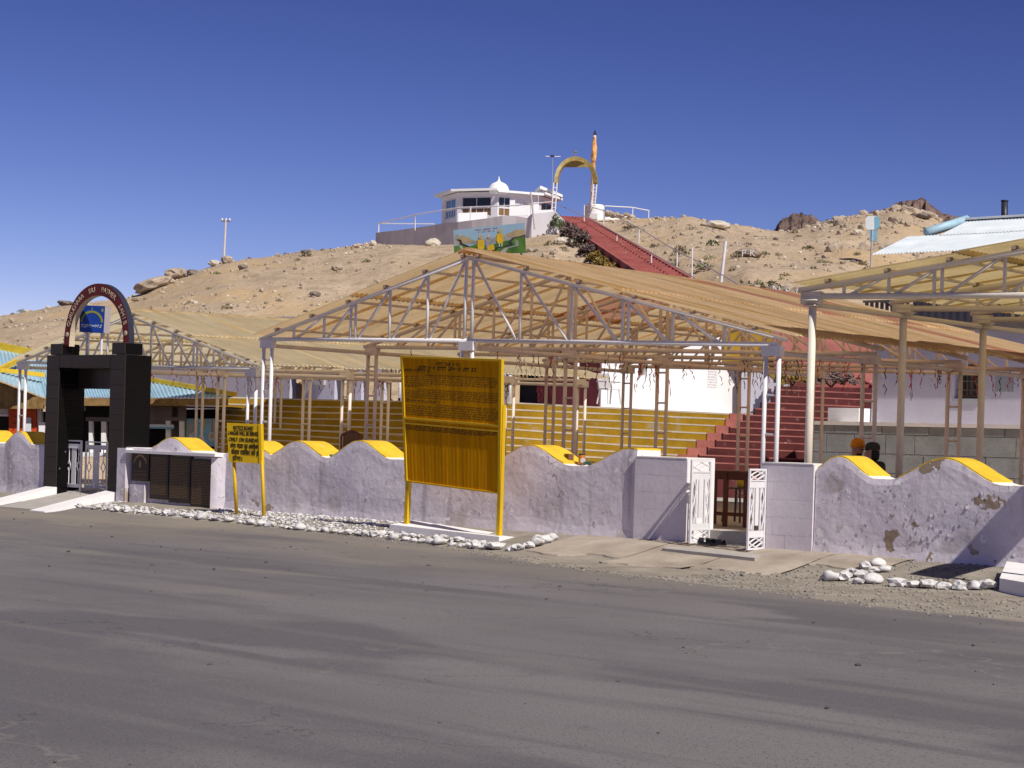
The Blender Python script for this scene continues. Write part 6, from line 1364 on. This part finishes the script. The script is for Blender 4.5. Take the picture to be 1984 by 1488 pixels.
    k = len(prof); mb.f = [(j * n + i, j * n + (i + 1) % n, (j + 1) * n + (i + 1) % n, (j + 1) * n + i) for j in range(k - 1) for i in range(n)] + [tuple(range(n - 1, -1, -1)), tuple(range((k - 1) * n, k * n))]; mb.m = [0] * len(mb.f)
    hd = part('head', mb, MAT['skin'], rt, True)
    mb = MB(); mb.add([H(.082, -.010, .012), H(.082, .010, .012), H(.086, .018, -.035), H(.086, -.018, -.035), H(.116, 0, -.034), H(.092, 0, .012)], [(5, 4, 3, 0), (5, 1, 2, 4), (3, 4, 2)]); part('nose', mb, MAT['skin'], hd)
    mb = MB(); mb.bar(H(.086, -.024, -.072), H(.086, .024, -.072), .012, .008); part('mouth', mb, MAT['maroon'], hd)
    for sg in (-1, 1):
        mb = MB(); lat(mb, H(.078, .031 * sg, .008), [(.003, -.009), (.010, -.004), (.010, .004), (.003, .009)], 8, A=hf, B=hl, Z=UP); part('eye', mb, MAT['eye_white'], hd)
        mb = MB(); mb.cbox(H(.0885, .031 * sg, .008), .006, .009, .010, A=hf, B=hl); part('pupil', mb, MAT['hair'], hd)
        mb = MB(); mb.bar(H(.082, .018 * sg, .030), H(.076, .046 * sg, .030), .010, .008); part('eyebrow', mb, MAT['hair'], hd)
        mb = MB(); lat(mb, H(-.005, .078 * sg, -.005), [(.004, -.034), (.020, -.015), (.022, .012), (.012, .032)], 8, A=hf, B=hl * .5, Z=UP); part('ear', mb, MAT['skin'], hd)
    if hat == 'turban':
        for j, (r, z0, t) in enumerate(((.098, .048, .12), (.102, .072, -.1), (.094, .098, .14), (.076, .120, -.12), (.05, .136, .1))):
            mb = MB(); A_ = (hf + UP * t).normalized(); B_ = hl; Z_ = A_.cross(B_); lat(mb, H(-.004, 0, z0), [(r * .8, -.03), (r * .98, -.018), (r, 0), (r * .95, .018), (r * .72, .028)], 20, A=A_ * 1.12, B=B_, Z=Z_); part('turban_fold', mb, MAT['turban'], hd, True)
        mb = MB(); lat(mb, H(-.01, 0, .06), [(.085, -.01), (.095, .03), (.085, .07), (.05, .095), (.01, .105)], 20, A=hf * 1.12, B=hl); part('turban_crown', mb, MAT['turban'], hd, True)
        mb = MB(); lat(mb, P(.0, 0, 1.10), [(.125, -.03), (.115, .0), (.075, .045), (.068, .05)], 18, A=f, B=l * 1.15); part('collar', mb, MAT['cloth_white'], body, True)
        mb = MB(); lat(mb, H(.012, 0, -.1), [(.02, -.035), (.05, -.02), (.07, .02), (.074, .045)], 14, A=hf * 1.12, B=hl); part('beard', mb, MAT['hair'], hd, True)
    else:
        mb = MB(); lat(mb, H(-.012, 0, -.02), [(.05, -.10), (.086, -.07), (.092, .0), (.088, .05)], 18, A=hf * 1.02, B=hl); hrs = mb
        for q, v_ in enumerate(hrs.v):
            d = (v_ - hc).dot(hf)
            if d > .03: hrs.v[q] = v_ - hf * (d - .03)
        part('hair', hrs, MAT['hair'], hd, True)
        mb = MB(); lat(mb, H(-.006, 0, .05), [(.094, -.015), (.097, .02), (.092, .055), (.07, .085), (.02, .10)], 20, A=hf * 1.1, B=hl); part('cap', mb, MAT['cloth_olive'], hd, True)
        mb = MB(); pts = [H(.085, -.07, .04), H(.135, -.055, .03), H(.165, 0, .03), H(.135, .055, .03), H(.085, .07, .04)]; mb.prism(pts, UP * .010); part('cap_peak', mb, MAT['cloth_dark'], hd)
        mb = MB(); lat(mb, P(.0, 0, 1.10), [(.12, -.03), (.11, .01), (.08, .06), (.076, .065)], 18, A=f, B=l * 1.15); part('collar', mb, MAT['cloth_dark'], body, True)
    return rt
b1 = at(1665, 900, 29.8); b2 = at(1697, 905, 29.5); zs = .16
sc1 = at(1660, 871, 29.8).z - 1.285 * 1.12 ; 
person(Vector((b1.x, b1.y, sc1)), math.atan2(-.75, -.66), math.atan2(-.8, -.6), 'person in an orange turban and maroon jersey sitting behind the wall', 'cloth_maroon', 'cloth_dark', 'turban')
sc2 = at(1693, 877, 29.5).z - 1.285 * 1.12
person(Vector((b2.x, b2.y, sc2)), math.atan2(-.12, -.99), math.atan2(-.05, -1), 'person in a dark peaked cap and olive jacket sitting beside the orange turban', 'cloth_olive', 'cloth_dark', 'cap')
bm_ = Vector(((b1.x + b2.x) / 2, (b1.y + b2.y) / 2 + .05, .16)); rt = root('bench', bm_, 'plain bench under the two seated people', 'bench'); A = Vector((1, -.1, 0)).normalized(); B = Vector((.1, 1, 0)).normalized()
zs = min(sc1, sc2) + .45 * 1.12
mb = MB(); mb.box(bm_ - A * .6 - B * .2 + UP * (zs - .16 - .05), A * 1.2, B * .4, UP * .05); part('seat', mb, MAT['wood_brown'], rt)
for i in (-1, 1):
    for j in (-1, 1): mb = MB(); mb.bar(bm_ + A * .5 * i + B * .14 * j, bm_ + A * .5 * i + B * .14 * j + UP * (zs - .211), .06); part('leg', mb, MAT['wood_brown'], rt)
# ---------------------------------------------------------------- tinsel streamers under the canopies
rs = random.Random(31); SMs = {}
def streamer_mesh(m, k):
    mb = MB(); L = 1; a = rs.uniform(-.25, .25); n = 7; pts = [Vector((a * (i / n) ** 1.4 * .5 + .03 * rs.uniform(-1, 1), .03 * rs.uniform(-1, 1), -i / n)) for i in range(n + 1)]
    for i in range(n):
        p, q = pts[i], pts[i + 1]; w = .013 * (1 - .4 * i / n); ang = i * 1.1; d = Vector((math.cos(ang), math.sin(ang), 0)) * w; mb.hexa([p - d, p + d, p + d + Vector((d.y, -d.x, 0)) * .25, p - d + Vector((d.y, -d.x, 0)) * .25], [q - d, q + d, q + d + Vector((d.y, -d.x, 0)) * .25, q - d + Vector((d.y, -d.x, 0)) * .25])
    return mb.mesh('tinsel_streamer', MAT[m])
for m in ('tinsel_red', 'tinsel_silver', 'tinsel_shaded'): SMs[m] = [streamer_mesh(m, k) for k in range(4)]
TXT = {'tinsel_red': ('red tinsel streamer hanging from the canopy pipes', 'red tinsel streamers'), 'tinsel_silver': ('silver tinsel streamer hanging from the canopy pipes', 'silver tinsel streamers'), 'tinsel_shaded': ('tinsel streamer in shade-dark colour hanging from the canopy pipes', 'dark tinsel streamers')}
def hang(s, t, z, L, m):
    o = put('tinsel_streamer', rs.choice(SMs[m]), None, Matrix.Translation(W(s, t, z)) @ Matrix.Rotation(rs.uniform(0, 6.3), 4, 'Z') @ Matrix.Diagonal((1, 1, L, 1))); tag(o, TXT[m][0], 'streamer', TXT[m][1])
for k in range(58):                      # large canopy, ridge and right hand rows
    s = rs.choice((-4.82, -4.82, 1.84)); t = rs.uniform(1.6, 12.4); hang(s + rs.uniform(-.03, .03), t, MAIN_ZC(s) - .15, rs.uniform(.25, .62) * (1 if s < 0 else .7), rs.choice(('tinsel_shaded', 'tinsel_shaded', 'tinsel_silver', 'tinsel_red')))
for k in range(52):                      # trusses across
    j = rs.choice((1, 2, 3, 4)); s = rs.uniform(-9.5, 1.5); hang(s, 1.04 + 2.9 * j, MAIN_ZC(s) - .03, rs.uniform(.25, .7), rs.choice(('tinsel_shaded', 'tinsel_silver', 'tinsel_red', 'tinsel_shaded')))
for k in range(62):                      # straw canopy
    s = rs.choice((-12.21, -16.6)); t = rs.uniform(2.4, 12.8); hang(s, t, LEFT_ZC(s) - .15 + .018 * (t - 2), rs.uniform(.2, .5), rs.choice(('tinsel_red', 'tinsel_red', 'tinsel_silver', 'tinsel_shaded')))
for k in range(14):
    s = rs.uniform(-20, -12.4); hang(s, 2.19, LEFT_ZC(s) - .03, rs.uniform(.15, .3), 'tinsel_red')
